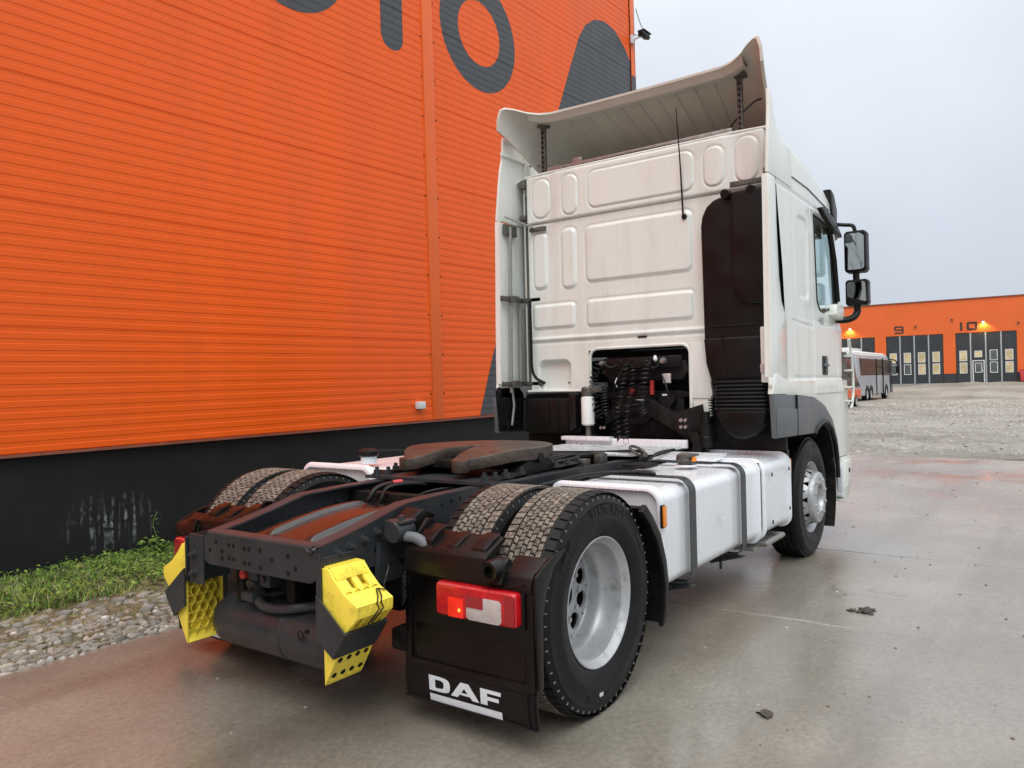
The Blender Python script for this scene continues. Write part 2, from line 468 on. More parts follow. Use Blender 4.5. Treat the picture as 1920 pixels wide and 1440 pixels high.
def concrete_mat():
    m, t, b = nodes('wet_concrete')
    L = t.links.new; N = t.nodes.new
    tc = N('ShaderNodeTexCoord')
    def noise(s, d=6, r=.6, st=None, out=0):
        n = N('ShaderNodeTexNoise'); n.inputs['Scale'].default_value = s; n.inputs['Detail'].default_value = d; n.inputs['Roughness'].default_value = r
        vec = tc.outputs['Object']
        if st:
            mp = N('ShaderNodeMapping'); mp.inputs['Scale'].default_value = st; L(vec, mp.inputs[0]); vec = mp.outputs[0]
        L(vec, n.inputs['Vector']); return n.outputs[out]
    def rng_(v, a, b_, c, d):
        k = N('ShaderNodeMapRange'); k.inputs[1].default_value = a; k.inputs[2].default_value = b_; k.inputs[3].default_value = c; k.inputs[4].default_value = d
        L(v, k.inputs[0]); return k.outputs[0]
    def mul(a, b_):
        k = N('ShaderNodeMath'); k.operation = 'MULTIPLY'; L(a, k.inputs[0]); L(b_, k.inputs[1]); return k.outputs[0]
    def mix(f, a, col):
        y = N('ShaderNodeMix'); y.data_type = 'RGBA'; L(f, y.inputs[0]); L(a, y.inputs[6]); y.inputs[7].default_value = col+(1,); return y.outputs[2]
    r = N('ShaderNodeValToRGB')
    r.color_ramp.elements[0].position = .30; r.color_ramp.elements[1].position = .72
    r.color_ramp.elements[0].color = (.118, .103, .076, 1); r.color_ramp.elements[1].color = (.290, .268, .222, 1)
    L(noise(.45, 8, .64), r.inputs[0])
    x = N('ShaderNodeVectorMath'); x.operation = 'SCALE'; L(r.outputs[0], x.inputs[0]); L(rng_(noise(34, 8, .72), .3, .7, .70, 1.28), x.inputs['Scale'])
    col = x.outputs[0]
    # muddy wheel tracks running with the yard
    tr = mul(rng_(noise(1.0, 3, .5, (.12, 1.5, 1)), .50, .62, 0, .75), rng_(noise(14, 5, .7), .35, .65, .3, 1))
    col = mix(tr, col, (.115, .098, .074))
    # trodden dark grit
    v = N('ShaderNodeTexVoronoi'); v.inputs['Scale'].default_value = 24; v.inputs['Randomness'].default_value = 1
    L(tc.outputs['Object'], v.inputs['Vector'])
    lt = N('ShaderNodeMath'); lt.operation = 'LESS_THAN'; L(v.outputs['Distance'], lt.inputs[0]); L(rng_(noise(2.6, 4), .48, .75, .0, .16), lt.inputs[1])
    col = mix(lt.outputs[0], col, (.040, .035, .030))
    # hairline cracks in a few places
    wv = N('ShaderNodeVectorMath'); wv.operation = 'MULTIPLY_ADD'; wv.inputs[1].default_value = (.5, .5, .5)
    L(noise(1.6, 5, .6, None, 1), wv.inputs[0]); L(tc.outputs['Object'], wv.inputs[2])
    ce = N('ShaderNodeTexVoronoi'); ce.feature = 'DISTANCE_TO_EDGE'; ce.inputs['Scale'].default_value = .55; L(wv.outputs[0], ce.inputs['Vector'])
    cr_ = mul(rng_(ce.outputs['Distance'], .0, .006, 1, 0), rng_(noise(.5, 2), .56, .64, 0, .6))
    col = mix(cr_, col, (.045, .040, .033))
    L(col, b.inputs['Base Color'])
    b.inputs['Roughness'].default_value = .55
    b.inputs['Specular IOR Level'].default_value = .4
    wet = noise(.75, 6, .58)
    b.inputs['Coat Weight'].default_value = 1.0
    b.inputs['Coat IOR'].default_value = 1.62
    L(rng_(wet, .36, .64, .14, .36), b.inputs['Coat Roughness'])
    h1 = noise(95, 5, .7); h2 = noise(11, 4, .6)
    ad = N('ShaderNodeMath'); ad.operation = 'MULTIPLY_ADD'; ad.inputs[1].default_value = 1.4; L(h2, ad.inputs[0]); L(h1, ad.inputs[2])
    bp = N('ShaderNodeBump'); bp.inputs['Strength'].default_value = .7; bp.inputs['Distance'].default_value = .003
    L(ad.outputs[0], bp.inputs['Height']); L(bp.outputs[0], b.inputs['Normal'])
    bc = N('ShaderNodeBump'); bc.inputs['Distance'].default_value = .0012
    L(rng_(wet, .36, .64, .05, .8), bc.inputs['Strength'])
    L(ad.outputs[0], bc.inputs['Height']); L(bc.outputs[0], b.inputs['Coat Normal'])
    return m
concrete = concrete_mat()

def gravel_mat():
    m, t, b = nodes('muddy_gravel')
    L = t.links.new; N = t.nodes.new
    tc = N('ShaderNodeTexCoord')
    def noise(s, d=6, r=.6, st=None):
        n = N('ShaderNodeTexNoise'); n.inputs['Scale'].default_value = s; n.inputs['Detail'].default_value = d; n.inputs['Roughness'].default_value = r
        vec = tc.outputs['Object']
        if st:
            mp = N('ShaderNodeMapping'); mp.inputs['Scale'].default_value = st; L(vec, mp.inputs[0]); vec = mp.outputs[0]
        L(vec, n.inputs['Vector']); return n.outputs[0]
    a = noise(.35, 8, .68, (1, .45, 1)); c = noise(9, 6, .75)
    r = N('ShaderNodeValToRGB')
    r.color_ramp.elements[0].position = .33; r.color_ramp.elements[1].position = .68
    r.color_ramp.elements[0].color = (.190, .168, .136, 1); r.color_ramp.elements[1].color = (.425, .396, .348, 1)
    L(a, r.inputs[0])
    k = N('ShaderNodeMapRange'); k.inputs[1].default_value = .3; k.inputs[2].default_value = .7; k.inputs[3].default_value = .50; k.inputs[4].default_value = 1.32
    L(c, k.inputs[0])
    x = N('ShaderNodeVectorMath'); x.operation = 'SCALE'; L(r.outputs[0], x.inputs[0]); L(k.outputs[0], x.inputs['Scale'])
    L(x.outputs[0], b.inputs['Base Color'])
    q = N('ShaderNodeMapRange'); q.inputs[1].default_value = .4; q.inputs[2].default_value = .6; q.inputs[3].default_value = .35; q.inputs[4].default_value = .85
    L(noise(.5, 4, .6, (1, .4, 1)), q.inputs[0]); L(q.outputs[0], b.inputs['Roughness'])
    bp = N('ShaderNodeBump'); bp.inputs['Distance'].default_value = .10; bp.inputs['Strength'].default_value = .9
    L(noise(7, 8, .75), bp.inputs['Height']); L(bp.outputs[0], b.inputs['Normal'])
    return m
gravel_m = gravel_mat()
joint_m = mat('dark_wet_joint', (.075, .066, .055), .5, var=.3, scale=8)
soil_m = mat('brown_soil', (.11, .09, .062), .85, var=.45, scale=7, bump=.02, bscale=22, dirt=(.22, .19, .135), dirt_amt=.6, dirt_scale=10)
stone_ms = [mat('pale_stone', (.46, .43, .38), .7, var=.3, scale=9, bump=.004, bscale=40, dirt=(.13, .105, .072), dirt_amt=.85, dirt_scale=7, drange=(.42, .62)),
            mat('grey_stone', (.38, .365, .335), .68, var=.3, scale=9, bump=.004, bscale=40, dirt=(.11, .09, .065), dirt_amt=.85, dirt_scale=7, drange=(.42, .62)),
            mat('tan_stone', (.42, .37, .31), .7, var=.3, scale=9, bump=.004, bscale=40, dirt=(.12, .095, .062), dirt_amt=.85, dirt_scale=7, drange=(.42, .62))]
grass_ms = [mat('green_blade', (.105, .205, .026), .5, var=.25, scale=4), mat('light_green_blade', (.215, .300, .050), .5, var=.25, scale=4),
            mat('dry_blade', (.34, .285, .14), .6, var=.25, scale=4), mat('dark_green_blade', (.036, .090, .016), .5, var=.25, scale=4)]

# ================================================================== SETTING
# ------------------------------------------------------------------ ground sheet to the horizon
def far_z(x, y):
    return 1.03*sst(62.5, 71.0, x+.02*y)

g = M()
us = [-1500, -300, -60, -20, 0, 13, 30, 45, 58] + [60+1.0*i for i in range(14)] + [90, 150, 400, 1500]
vs = [-1500, -400, -100, -40, -10, 0, 10, 40, 100, 400, 1500]
g.grid(us, vs, lambda x, y: (x, y, -.10+far_z(x, y)))
tag(g.build('ground', gravel_m, smooth=0), kind='structure')

# gravel yard beyond the concrete
gx = list(np.concatenate([np.arange(0, 6, .12), np.arange(6, 16, .25), np.arange(16, 48, .5), np.arange(48, 60, 1.0), [62, 66, 72, 80]]))
gy = list(np.concatenate([np.arange(-34, -8, 1.0), np.arange(-8, 8, .2), np.arange(8, 30, .9)]))
nz = [(rng.uniform(.15, 2.6), rng.uniform(-.9, .9), rng.uniform(0, 6.28)) for _ in range(14)]
def gravel_pt(u, y):
    x = 12.84-.27*max(-6, min(2, y))+u + .22*math.sin(y*1.3)+.12*math.sin(y*4.3+1)+.06*math.sin(y*11)
    z = 0
    for k, (a, b, p) in enumerate(nz):
        z += math.sin(a*(.35*x+y*(.5+b))*2+b*x*1.1+p)*(.020 if k < 8 else .010)
    # wheel ruts, running obliquely across the yard
    for c, s_, w in ((2.0, .55, .32), (3.6, .55, .32), (9.5, .9, .5), (-1.0, .30, .3)):
        d = (u-c-s_*(y+1.5))/math.hypot(1, s_)
        z += -.055*math.exp(-(d/w)**2)+.035*math.exp(-((abs(d)-w*1.7)/(.7*w))**2)
    z = max(-.06, z+.02)
    return (x, y, z*sst(.3, 2.6, u)+.006*sst(0, 1.0, u)-.012*(1-sst(0, .5, u))+far_z(x, y))
tag(M().grid(gx, gy, gravel_pt).build('gravel_yard', gravel_m, smooth=180, fix=False), kind='structure')
# loose stones on the gravel
pb = M()
for i in range(5200):
    u = .8+38*rng.random()**1.2; y = rng.uniform(-9, 7.5)
    p = gravel_pt(u, y); s = rng.uniform(.012, .05)*(1+.035*u)
    a = rng.uniform(0, 6.28)
    c, d = math.cos(a)*s, math.sin(a)*s
    pb.add([(p[0]+c, p[1]+d, p[2]), (p[0]-d, p[1]+c, p[2]), (p[0]-c, p[1]-d, p[2]), (p[0]+d, p[1]-c, p[2]), (p[0]+.2*c, p[1], p[2]+s*.8)],
           [(0, 1, 4), (1, 2, 4), (2, 3, 4), (3, 0, 4)], int(rng.integers(0, 3)))
tag(pb.build('loose_gravel', stone_ms, smooth=0, fix=False), kind='stuff')

# ------------------------------------------------------------------ concrete yard in slabs
yard = M().box(-14, 13.6, -16, 2.2, -.09, -.022).build('concrete_yard', joint_m, smooth=0)
tag(yard, kind='structure')
jx = [-13.9, -8.2, -2.6, 1.9, 4.07, 6.3, 8.6, 10.9, 13.1]
def wob(y, k): return .012*math.sin(1.9*y+k*2.1)+.008*math.sin(5.3*y+k)+.005*math.sin(13*y+3*k)
for k in range(len(jx)-1):
    for (ya, yb) in ((-16, -9.6), (-9.6, -3.95), (-3.95, 1.66)):
        a, b = jx[k], jx[k+1]
        n = 36
        ys = [ya+.006+(yb-ya-.012)*i/n for i in range(n+1)]
        top = []; ch = .006
        s = M()
        def edge(y, x, kk, sg, off): return (x+wob(y, kk)+sg*(.006+off), y)
        L_ = [edge(y, a, k, 1, 0) for y in ys]; R_ = [edge(y, b, k+1, -1, 0) for y in ys]
        if yb > 1:     # outer edge follows the stones along the building
            L_ = [(p[0], p[1]+(i/n)*(-.044*p[0]-.02)) for i, p in enumerate(L_)]
            R_ = [(p[0], p[1]+(i/n)*(-.044*p[0]-.02)) for i, p in enumerate(R_)]
        v = []; f = []
        for (l, r_) in zip(L_, R_):
            v += [(l[0], l[1], -.03), (l[0], l[1], -.007), (l[0]+.009, l[1], 0), (r_[0]-.009, r_[1], 0), (r_[0], r_[1], -.007), (r_[0], r_[1], -.03)]
        for i in range(n):
            for j in range(5):
                f.append((i*6+j, i*6+j+1, i*6+6+j+1, i*6+6+j))
        f.append((0, 1, 2, 3, 4, 5)); f.append(tuple(n*6+j for j in (5, 4, 3, 2, 1, 0)))
        s.add(v, f)
        s.build('slab', concrete, yard, smooth=20)

# ------------------------------------------------------------------ warehouse
WH_LOC = (.1951, 4.2956, .0046); WH_ROT = (0, R(-.66), R(-2.6))
wh = thing('warehouse', 'big orange ribbed metal warehouse with black plinth and giant dark letters', 'building', WH_LOC, WH_ROT)
S0, S1, SC = -42.0, 10.62, 10.747
M().box(S0, SC-.05, .03, 22, 0, 10.0).build('core_wall', letter_m, wh, smooth=0)
M().box(S0, SC-.02, 0, .2, -.25, .985).build('plinth', plinth_m, wh, smooth=0)
PH = 1.0835; NR = 11; YO = -.060
def prof(h):
    """outline of one wall panel, (y, z): ribs with sloped faces"""
    p = [(.0, h-.03), (YO+.006, h-.002), (YO+.006, h+.001), (YO, h+.004)]
    rp = (PH-.012)/NR
    for i in range(NR):
        z = h+.006+i*rp
        p += [(YO, z+.012), (YO, z+.046), (YO+.0031, z+.0493), (YO+.0031, z+.0907), (YO, z+rp-.004)]
    p += [(YO, h+PH-.004), (YO+.007, h+PH-.001)]
    o = []
    for q in p:
        if not o or q[1] > o[-1][1]+1e-5 or q[0] != o[-1][0]: o.append(q)
    return o
def ribbed(sa, sb, h):
    p = prof(h)
    m = M()
    n = len(p)
    m.add([(sa, y, z) for y, z in p]+[(sb, y, z) for y, z in p], [(i, i+1, n+i+1, n+i) for i in range(n-1)])
    for s_ in (sa, sb):
        m.add([(s_, y, z) for y, z in p]+[(s_, .02, p[-1][1])], [tuple(range(n+1))])
    return m
for row in range(9):
    h = 1.0+PH*row
    ribbed(S0, 4.768, h).build('wall_panel', orange, wh, smooth=0)
    ribbed(4.942, S1, h).build('wall_panel', orange, wh, smooth=0)
# trims, flashing, screws
tr = M()
tr.box(4.752, 4.958, YO-.013, YO+.01, 1.0, 10.7, bev=.003)
tr.box(4.742, 4.756, YO-.004, YO+.02, 1.0, 10.7)
tr.build('joint_trim', orange_trim, wh)
M().box(4.7550, 4.7572, YO-.0138, YO-.009, 1.0, 10.7).build('trim_shadow_strip', chassis_dk, wh, smooth=0)  # dark strip laid on the trim in place of a shadow line
ct = M()
ct.box(S1-.03, SC, YO-.02, YO+.012, 1.0, 10.75, bev=.004)
ct.box(SC-.02, SC+.004, YO-.02, .3, 1.0, 10.75, bev=.004)
ct.build('corner_trim', orange_trim, wh)
M().box(S1-.046, S1-.032, YO-.012, YO+.02, 1.0, 10.7).build('corner_seal', chassis_dk, wh, smooth=0)
fl = M()
fl.prism([(.0, 1.004), (YO-.018, .990), (YO-.020, .970), (YO-.016, .968), (YO-.014, .984), (.0, .996)], 0, S0, SC-.01)
for i in range(10):
    fl.box(-8.9+2.2*i, -8.885+2.2*i, YO-.026, YO-.01, .975, 1.0)
fl.build('base_flashing', flash_m, wh, smooth=0)
scw = M().cyl((0, -.006, 0), (0, .004, 0), .010, 8).mesh('screw_head', chassis_dk)
for i in range(16):
    z = 1.35+.54*i
    link('screw_head', scw, wh, (4.985, YO, z)); link('screw_head', scw, wh, (4.732, YO, z))
M().box(S0-.05, SC+.05, -.12, 22.1, 10.72, 10.9, bev=.02).build('roof_edge', orange_trim, wh)
M().box(S0, SC-.04, .05, 22, 10.0, 10.72).build('parapet', orange_trim, wh, smooth=0)

# painted letters follow the ribs
def profile_y(z):
    row = math.floor((z-1.0)/PH)
    p = prof(1.0+PH*row)
    return float(np.interp(z, [q[1] for q in p[1:]], [q[0] for q in p[1:]]))
def painted(name, zr, spans, smin=-99, smax=99, off=.0016):
    """spans(z) -> list of (s0, s1)"""
    zs = set(np.arange(zr[0], zr[1], .02)); zs.add(zr[1])
    for row in range(-1, 10):
        for q in prof(1.0+PH*row)[1:]:
            if zr[0] < q[1] < zr[1]: zs.add(round(q[1], 5))
    zs = sorted(zs)
    m = M()
    for a, b in zip(zs[:-1], zs[1:]):
        if b-a < 1e-5: continue
        A = spans(a+1e-6); B = spans(b-1e-6)
        if len(A) != len(B):
            A = B = spans((a+b)/2)
        ya, yb = profile_y(a+1e-6)-off, profile_y(b-1e-6)-off
        for (p, q), (r_, s_) in zip(A, B):
            p, q, r_, s_ = [min(smax, max(smin, t)) for t in (p, q, r_, s_)]
            if q-p < 1e-4 and s_-r_ < 1e-4: continue
            m.add([(p, ya, a), (q, ya, a), (s_, yb, b), (r_, yb, b)], [(0, 1, 2, 3)])
    return m.build(name, letter_m, wh, smooth=0, fix=False)
def ring_spans(c, cz, ro, ri, z):
    d = abs(z-cz)
    if d >= ro: return []
    o = math.sqrt(ro*ro-d*d)
    if d >= ri: return [(c-o, c+o)]
    i = math.sqrt(ri*ri-d*d)
    return [(c-o, c-i), (c+i, c+o)]
CZ = 6.67
painted('letter', (CZ-.855, CZ+.855), lambda z: ring_spans(5.985, CZ, .855, .475, z))
def t_spans(z):
    r_ = .195
    if z < 5.85+r_: 
        w = math.sqrt(max(0, r_*r_-(5.85+r_-z)**2)); return [(4.205-w, 4.205+w)]
    if 7.33 < z < 7.69: return [(3.72, 4.69)]
    return [(4.205-r_, 4.205+r_)]
painted('letter', (5.85, 8.35), t_spans, smax=4.735)
def u_spans(z):
    if z < CZ: return ring_spans(2.62, CZ, .855, .475, z)
    return [(2.62-.855, 2.62-.475), (2.62+.475, 2.62+.855)]
painted('letter', (CZ-.855, 7.52), u_spans)
BL = [(1.0, 5.74), (1.46, 5.915), (1.90, 6.085), (6.13, 8.05), (6.93, 8.43), (7.545, 8.735), (7.84, 8.965), (8.05, 9.28), (8.13, 9.62)]
BR = [(1.0, 12), (7.3, 11.2), (7.50, 10.72), (7.60, 10.655), (7.855, 10.40), (8.075, 10.06), (8.115, 9.90), (8.13, 9.66)]
painted('painted_emblem', (1.003, 8.13), lambda z: [(lerp(BL, z), lerp(BR, z))], smin=4.99, smax=S1-.047)
eb = M().box(S1-.0305, SC+.0015, YO-.0215, YO-.0195, 1.0, 7.42)
eb.build('painted_emblem', letter_m, wh, smooth=0, label='dark emblem paint wrapping over the corner trim')

# security camera and junction box on the wall
cw = Matrix.LocRotScale(Vector(WH_LOC), Matrix.Rotation(R(-2.6), 3, 'Z').to_quaternion() @ Matrix.Rotation(R(-.66), 3, 'Y').to_quaternion(), None)
sc = thing('security_camera', 'small black and white security camera on warehouse corner below its looped cable', 'camera', cw @ Vector((10.63, YO-.02, 8.13)), WH_ROT)
M().box(-.07, .05, -.05, 0, -.10, .06, bev=.012).build('mount', sticker, sc)
M().tube([(0, -.04, -.02), (.02, -.13, .01), (.10, -.18, .04)], .022, 8).build('arm', sticker, sc)
b = M().box(-.02, .27, -.26, -.14, .02, .12, bev=.03); b.box(.0, .31, -.275, -.125, .115, .135, bev=.008)
b.cyl((.27, -.2, .07), (.30, -.2, .07), .045, 14)
b.build('camera_body', black_plastic, sc)
M().tube(spline([(-.02, -.03, .06), (.1, -.06, .10), (.34, -.12, .09), (.40, -.12, .16), (.22, -.08, .36), (.10, -.05, .62)], 8), .007, 6).build('cable', rubber_hose, sc)
jb = thing('junction_box', 'small pale grey electrical box on orange wall just above the plinth', 'box', cw @ Vector((4.425, YO-.001, 1.16)), WH_ROT)
M().box(0, .125, -.075, 0, 0, .095, bev=.008).build('box_body', sticker, jb)
for x_ in (.03, .085): M().cyl((x_, -.04, -.014), (x_, -.04, .002), .012, 10).build('cable_gland', steel, jb)

# ------------------------------------------------------------------ verge: soil, stones, grass
def verge_z(s_, d):
    """height of the verge, d = metres out from the wall"""
    z = .030*sst(2.72, 1.6, d)-.060*sst(1.4, .2, d)-.012
    z += .014*math.sin(3.1*s_+2*d)+.010*math.sin(7.7*s_-5*d)+.008*math.sin(13*d+4*s_)
    return z*sst(2.78, 2.5, d)-.03*sst(2.62, 2.75, d)+.006*s_*0
def V(s_, d, z): return tuple(cw @ Vector((s_, -d, 0)))[:2]+(z,)
vg = M()
vg.grid(list(np.arange(-7, 11.5, .12)), list(np.arange(0, 2.85, .08)), lambda s_, d: V(s_, d, verge_z(s_, d)))
tag(vg.build('soil_verge', soil_m, smooth=180, fix=False), kind='structure')
edging = M()
edging.grid(list(np.arange(-7, 11.5, .1)), list(np.arange(1.75, 2.72, .07)), lambda s_, d: V(s_, d, verge_z(s_, d)+.004))
edging = tag(edging.build('stone_edging', soil_m, smooth=180, fix=False), kind='structure')
def stone_mesh(i):
    bm = bmesh.new()
    bmesh.ops.create_icosphere(bm, subdivisions=2, radius=1)
    r2 = np.random.default_rng(300+i)
    k = [(Vector(r2.normal(size=3)).normalized(), r2.uniform(.55, .85)) for _ in range(9)]
    for v in bm.verts:
        for nrm, d in k:
            t = v.co.dot(nrm)
            if t > d: v.co -= nrm*(t-d)*.92
        v.co *= 1+.05*r2.normal()
    me = bpy.data.meshes.new('stone')
    bm.to_mesh(me); bm.free()
    me.materials.append(stone_ms[i % 3])
    me.polygons.foreach_set('use_smooth', [True]*len(me.polygons)); me.set_sharp_from_angle(angle=R(38))
    return me
stone_me = [stone_mesh(i) for i in range(12)]
cells = []
d = 2.70
row = 0
while d > 1.72:
    w = .030+.028*(2.70-d)
    s_ = -2.0+rng.uniform(0, .1)
    while s_ < 2.0:
        ln = rng.uniform(.035, .095)*rng.choice([.7, 1, 1, 1.5])*(1+.15*(2.7-d))
        cells.append((s_+ln/2, d-w/2+rng.uniform(-.010, .010), ln, w*rng.uniform(.75, 1.2)))
        s_ += ln*1.0
    d -= w*1.0; row += 1
keep = []
for c in cells:
    pr = 1.0 if c[1] > 2.45 else (.85 if c[1] > 2.15 else .55)
    if rng.random() < pr: keep.append(c)
keep.sort(key=lambda c: -c[2]*c[3]/(1+max(0, abs(c[0]+.3)-.85)*8))
far_st = M()
for i, (s_, d, ln, w) in enumerate(keep):
    me = stone_me[int(rng.integers(0, 12))]
    z = verge_z(s_, d)
    p = V(s_, d+rng.uniform(-.008, .008), z+rng.uniform(-.004, .010))
    hz = rng.uniform(.014, .032)
    if i < 290:
        o = link('stone', me, edging, p, (rng.uniform(-.15, .15), rng.uniform(-.15, .15), R(-2.6)+rng.uniform(-.25, .25)))
        o.scale = (ln*.55, w*.58*rng.uniform(.85, 1.15), hz)
    else:
        mm = Matrix.LocRotScale(Vector(p), Matrix.Rotation(R(-2.6)+rng.uniform(-.3, .3), 3, 'Z').to_quaternion(), Vector((ln*.55, w*.58, hz)))
        far_st.add([mm @ q.co for q in me.vertices], [tuple(q.vertices) for q in me.polygons], int(rng.integers(0, 3)))
s_ = 2.0
while s_ < 9:
    d = 2.68
    while d > 1.8:
        w = rng.uniform(.07, .11); ln = rng.uniform(.09, .16)
        p = V(s_+rng.uniform(0, .05), d-w/2, verge_z(s_, d))
        far_st.box(p[0]-ln*.45, p[0]+ln*.45, p[1]-w*.45, p[1]+w*.45, p[2]-.02, p[2]+.03, int(rng.integers(0, 3)), bev=.012, seg=1)
        d -= w*1.1
    s_ += .14
tag(far_st.build('stone', stone_ms, edging, smooth=40), kind='stuff')

gr = M()
def blade(s_, d, h, w, lean, az, mi, z0=None, segs=3):
    z0 = verge_z(s_, d) if z0 is None else z0
    bx, by, _ = V(s_, d, 0)
    ca, sa = math.cos(az), math.sin(az)
    v = []
    for k in range(segs+1):
        t = k/segs
        ww = w*(1-t**1.5)*.5+.0004
        q = lean*t**1.8
        zz = z0+h*(t-.35*t*t*min(1, lean/h if h else 0))
        px_, py_ = bx+ca*q, by+sa*q
        v += [(px_-sa*ww, py_+ca*ww, zz), (px_+sa*ww, py_-ca*ww, zz)]
    gr.add(v, [(2*k, 2*k+1, 2*k+3, 2*k+2) for k in range(segs)], mi)
clump = [(rng.uniform(-3, 7), rng.uniform(.0, 1.75), rng.uniform(.4, 1.3)) for _ in range(210)]
for cs, cd, ch in clump:
    for _ in range(int(rng.integers(60, 120))):
        s_ = cs+rng.normal()*.10; d = max(.02, cd*.93+rng.normal()*.09)
        if d > 1.8: continue
        h = rng.uniform(.04, .115)*ch*(.6+.4*min(1, d/.5))
        mi = int(rng.choice([0, 1, 2, 3], p=[.42, .25, .10, .23]))
        blade(s_, d, h, rng.uniform(.004, .010), rng.uniform(.02, .16)*ch, rng.uniform(0, 6.28), mi)
for _ in range(16000):
    s_ = rng.uniform(-2.4, 5); d = rng.uniform(.02, 1.75)*rng.uniform(.7, 1.0)
    mi = int(rng.choice([0, 1, 2, 3], p=[.40, .25, .12, .23]))
    blade(s_, d, rng.uniform(.03, .085), rng.uniform(.004, .009), rng.uniform(.02, .12), rng.uniform(0, 6.28), mi)
for _ in range(17000):      # dry straw between grass and stones
    s_ = rng.uniform(-2.6, 3); d = rng.uniform(1.4, 2.55)
    blade(s_, d, rng.uniform(.006, .03), rng.uniform(.002, .005), rng.uniform(.03, .14), rng.uniform(0, 6.28), 2 if rng.random() < .8 else 0, segs=2)
for _ in range(5200):      # broad weed leaves
    s_ = rng.uniform(-2.8, 4); d = rng.uniform(.05, 1.6)
    if rng.random() < .3: s_ = rng.uniform(0, 1.3)
    z0 = verge_z(s_, d)+rng.uniform(.015, .10)
    bx, by, _z = V(s_, d, 0); r_ = rng.uniform(.010, .030); a = rng.uniform(0, 6.28); tl = rng.uniform(-.5, .5)
    ca, sa = math.cos(a), math.sin(a)
    v = [(bx, by, z0), (bx+ca*r_-sa*r_*.55, by+sa*r_+ca*r_*.55, z0+r_*tl), (bx+ca*2.1*r_, by+sa*2.1*r_, z0+r_*(tl-.4)), (bx+ca*r_+sa*r_*.55, by+sa*r_-ca*r_*.55, z0+r_*tl)]
    gr.add(v, [(0, 1, 2), (0, 2, 3)], int(rng.choice([0, 1, 3], p=[.45, .35, .2])))
tag(gr.build('grass', grass_ms, smooth=0, fix=False), kind='stuff')
# taller weeds against the plinth
for wi, (s_, d, h, lab) in enumerate(((.86, .10, .40, 'tall thin weed stalk against the black plinth beside the tail light'), (.78, .18, .18, 'low leafy green weed at the foot of the black plinth'))):
    p = V(s_, d, verge_z(s_, d))
    w = thing('weed', lab, 'plant', p)
    if wi == 0:
        M().tube(spline([(0, 0, 0), (.01, .0, h*.4), (-.015, .01, h*.75), (.03, 0, h)], 5), .0022, 5).build('stem', grass_ms[1], w)
        lf = M()
        for q in range(7):
            a = rng.uniform(0, 6.28); z = h*(.3+.1*q)
            lf.add([(0, 0, z), (math.cos(a)*.03-.006, math.sin(a)*.03, z+.015), (math.cos(a)*.06, math.sin(a)*.06, z+.005), (math.cos(a)*.03+.006, math.sin(a)*.03, z+.012)], [(0, 1, 2, 3)])
        lf.build('leaf', grass_ms[1], w, smooth=0, fix=False)
    else:
        lf = M()
        for q in range(46):
            a = rng.uniform(0, 6.28); r_ = rng.uniform(.02, .10); z = rng.uniform(.05, h); t = rng.uniform(.02, .045)
            x_, y_ = math.cos(a)*r_, math.sin(a)*r_*.6
            lf.add([(x_, y_, z), (x_+math.cos(a+.6)*t, y_+math.sin(a+.6)*t, z+.01), (x_+math.cos(a)*t*1.9, y_+math.sin(a)*t*1.9, z-.01), (x_+math.cos(a-.6)*t, y_+math.sin(a-.6)*t, z+.01)], [(0, 1, 2, 3)], q % 2)
        lf.build('leaf', [grass_ms[0], grass_ms[1]], w, smooth=0, fix=False)
        M().tube([(0, 0, 0), (0, 0, h*.9)], .003, 5).build('stem', grass_ms[0], w)

# ------------------------------------------------------------------ far workshop building
fb = thing('workshop_building', 'long low orange workshop with anthracite folding doors numbered 9 and 10', 'building', (71.584, 5.707, 1.03), (0, 0, R(-86.7)))
H_, DH = 7.07, 4.26
doors = [(-8.95, -4.54), (-3.637, .767), (1.677, 6.017), (6.93, 11.27)]
body = M()
xs = [-24] + [t for q in doors for t in q] + [22]
for i in range(0, len(xs), 2):
    body.box(xs[i], xs[i+1], 0, .3, .85, DH+.001)
body.box(-24, 22, 0, .3, DH+.001, H_)
body.build('wall', far_orange, fb, smooth=0)
for i in range(0, len(xs), 2):
    M().box(xs[i], xs[i+1], -.03, .3, -.2, .85).build('plinth', far_dark, fb, smooth=0)
M().box(-24, 22, .32, 20, 0, H_-.1).build('hall_body', far_orange, fb, smooth=0)
M().box(-24.1, 22.1, -.08, 20.1, H_, H_+.10).build('roof_edge', flash_m, fb, smooth=0)
M().box(-24, 22, -1.6, -.035, -.25, -.02).build('door_apron', concrete, fb, smooth=0)
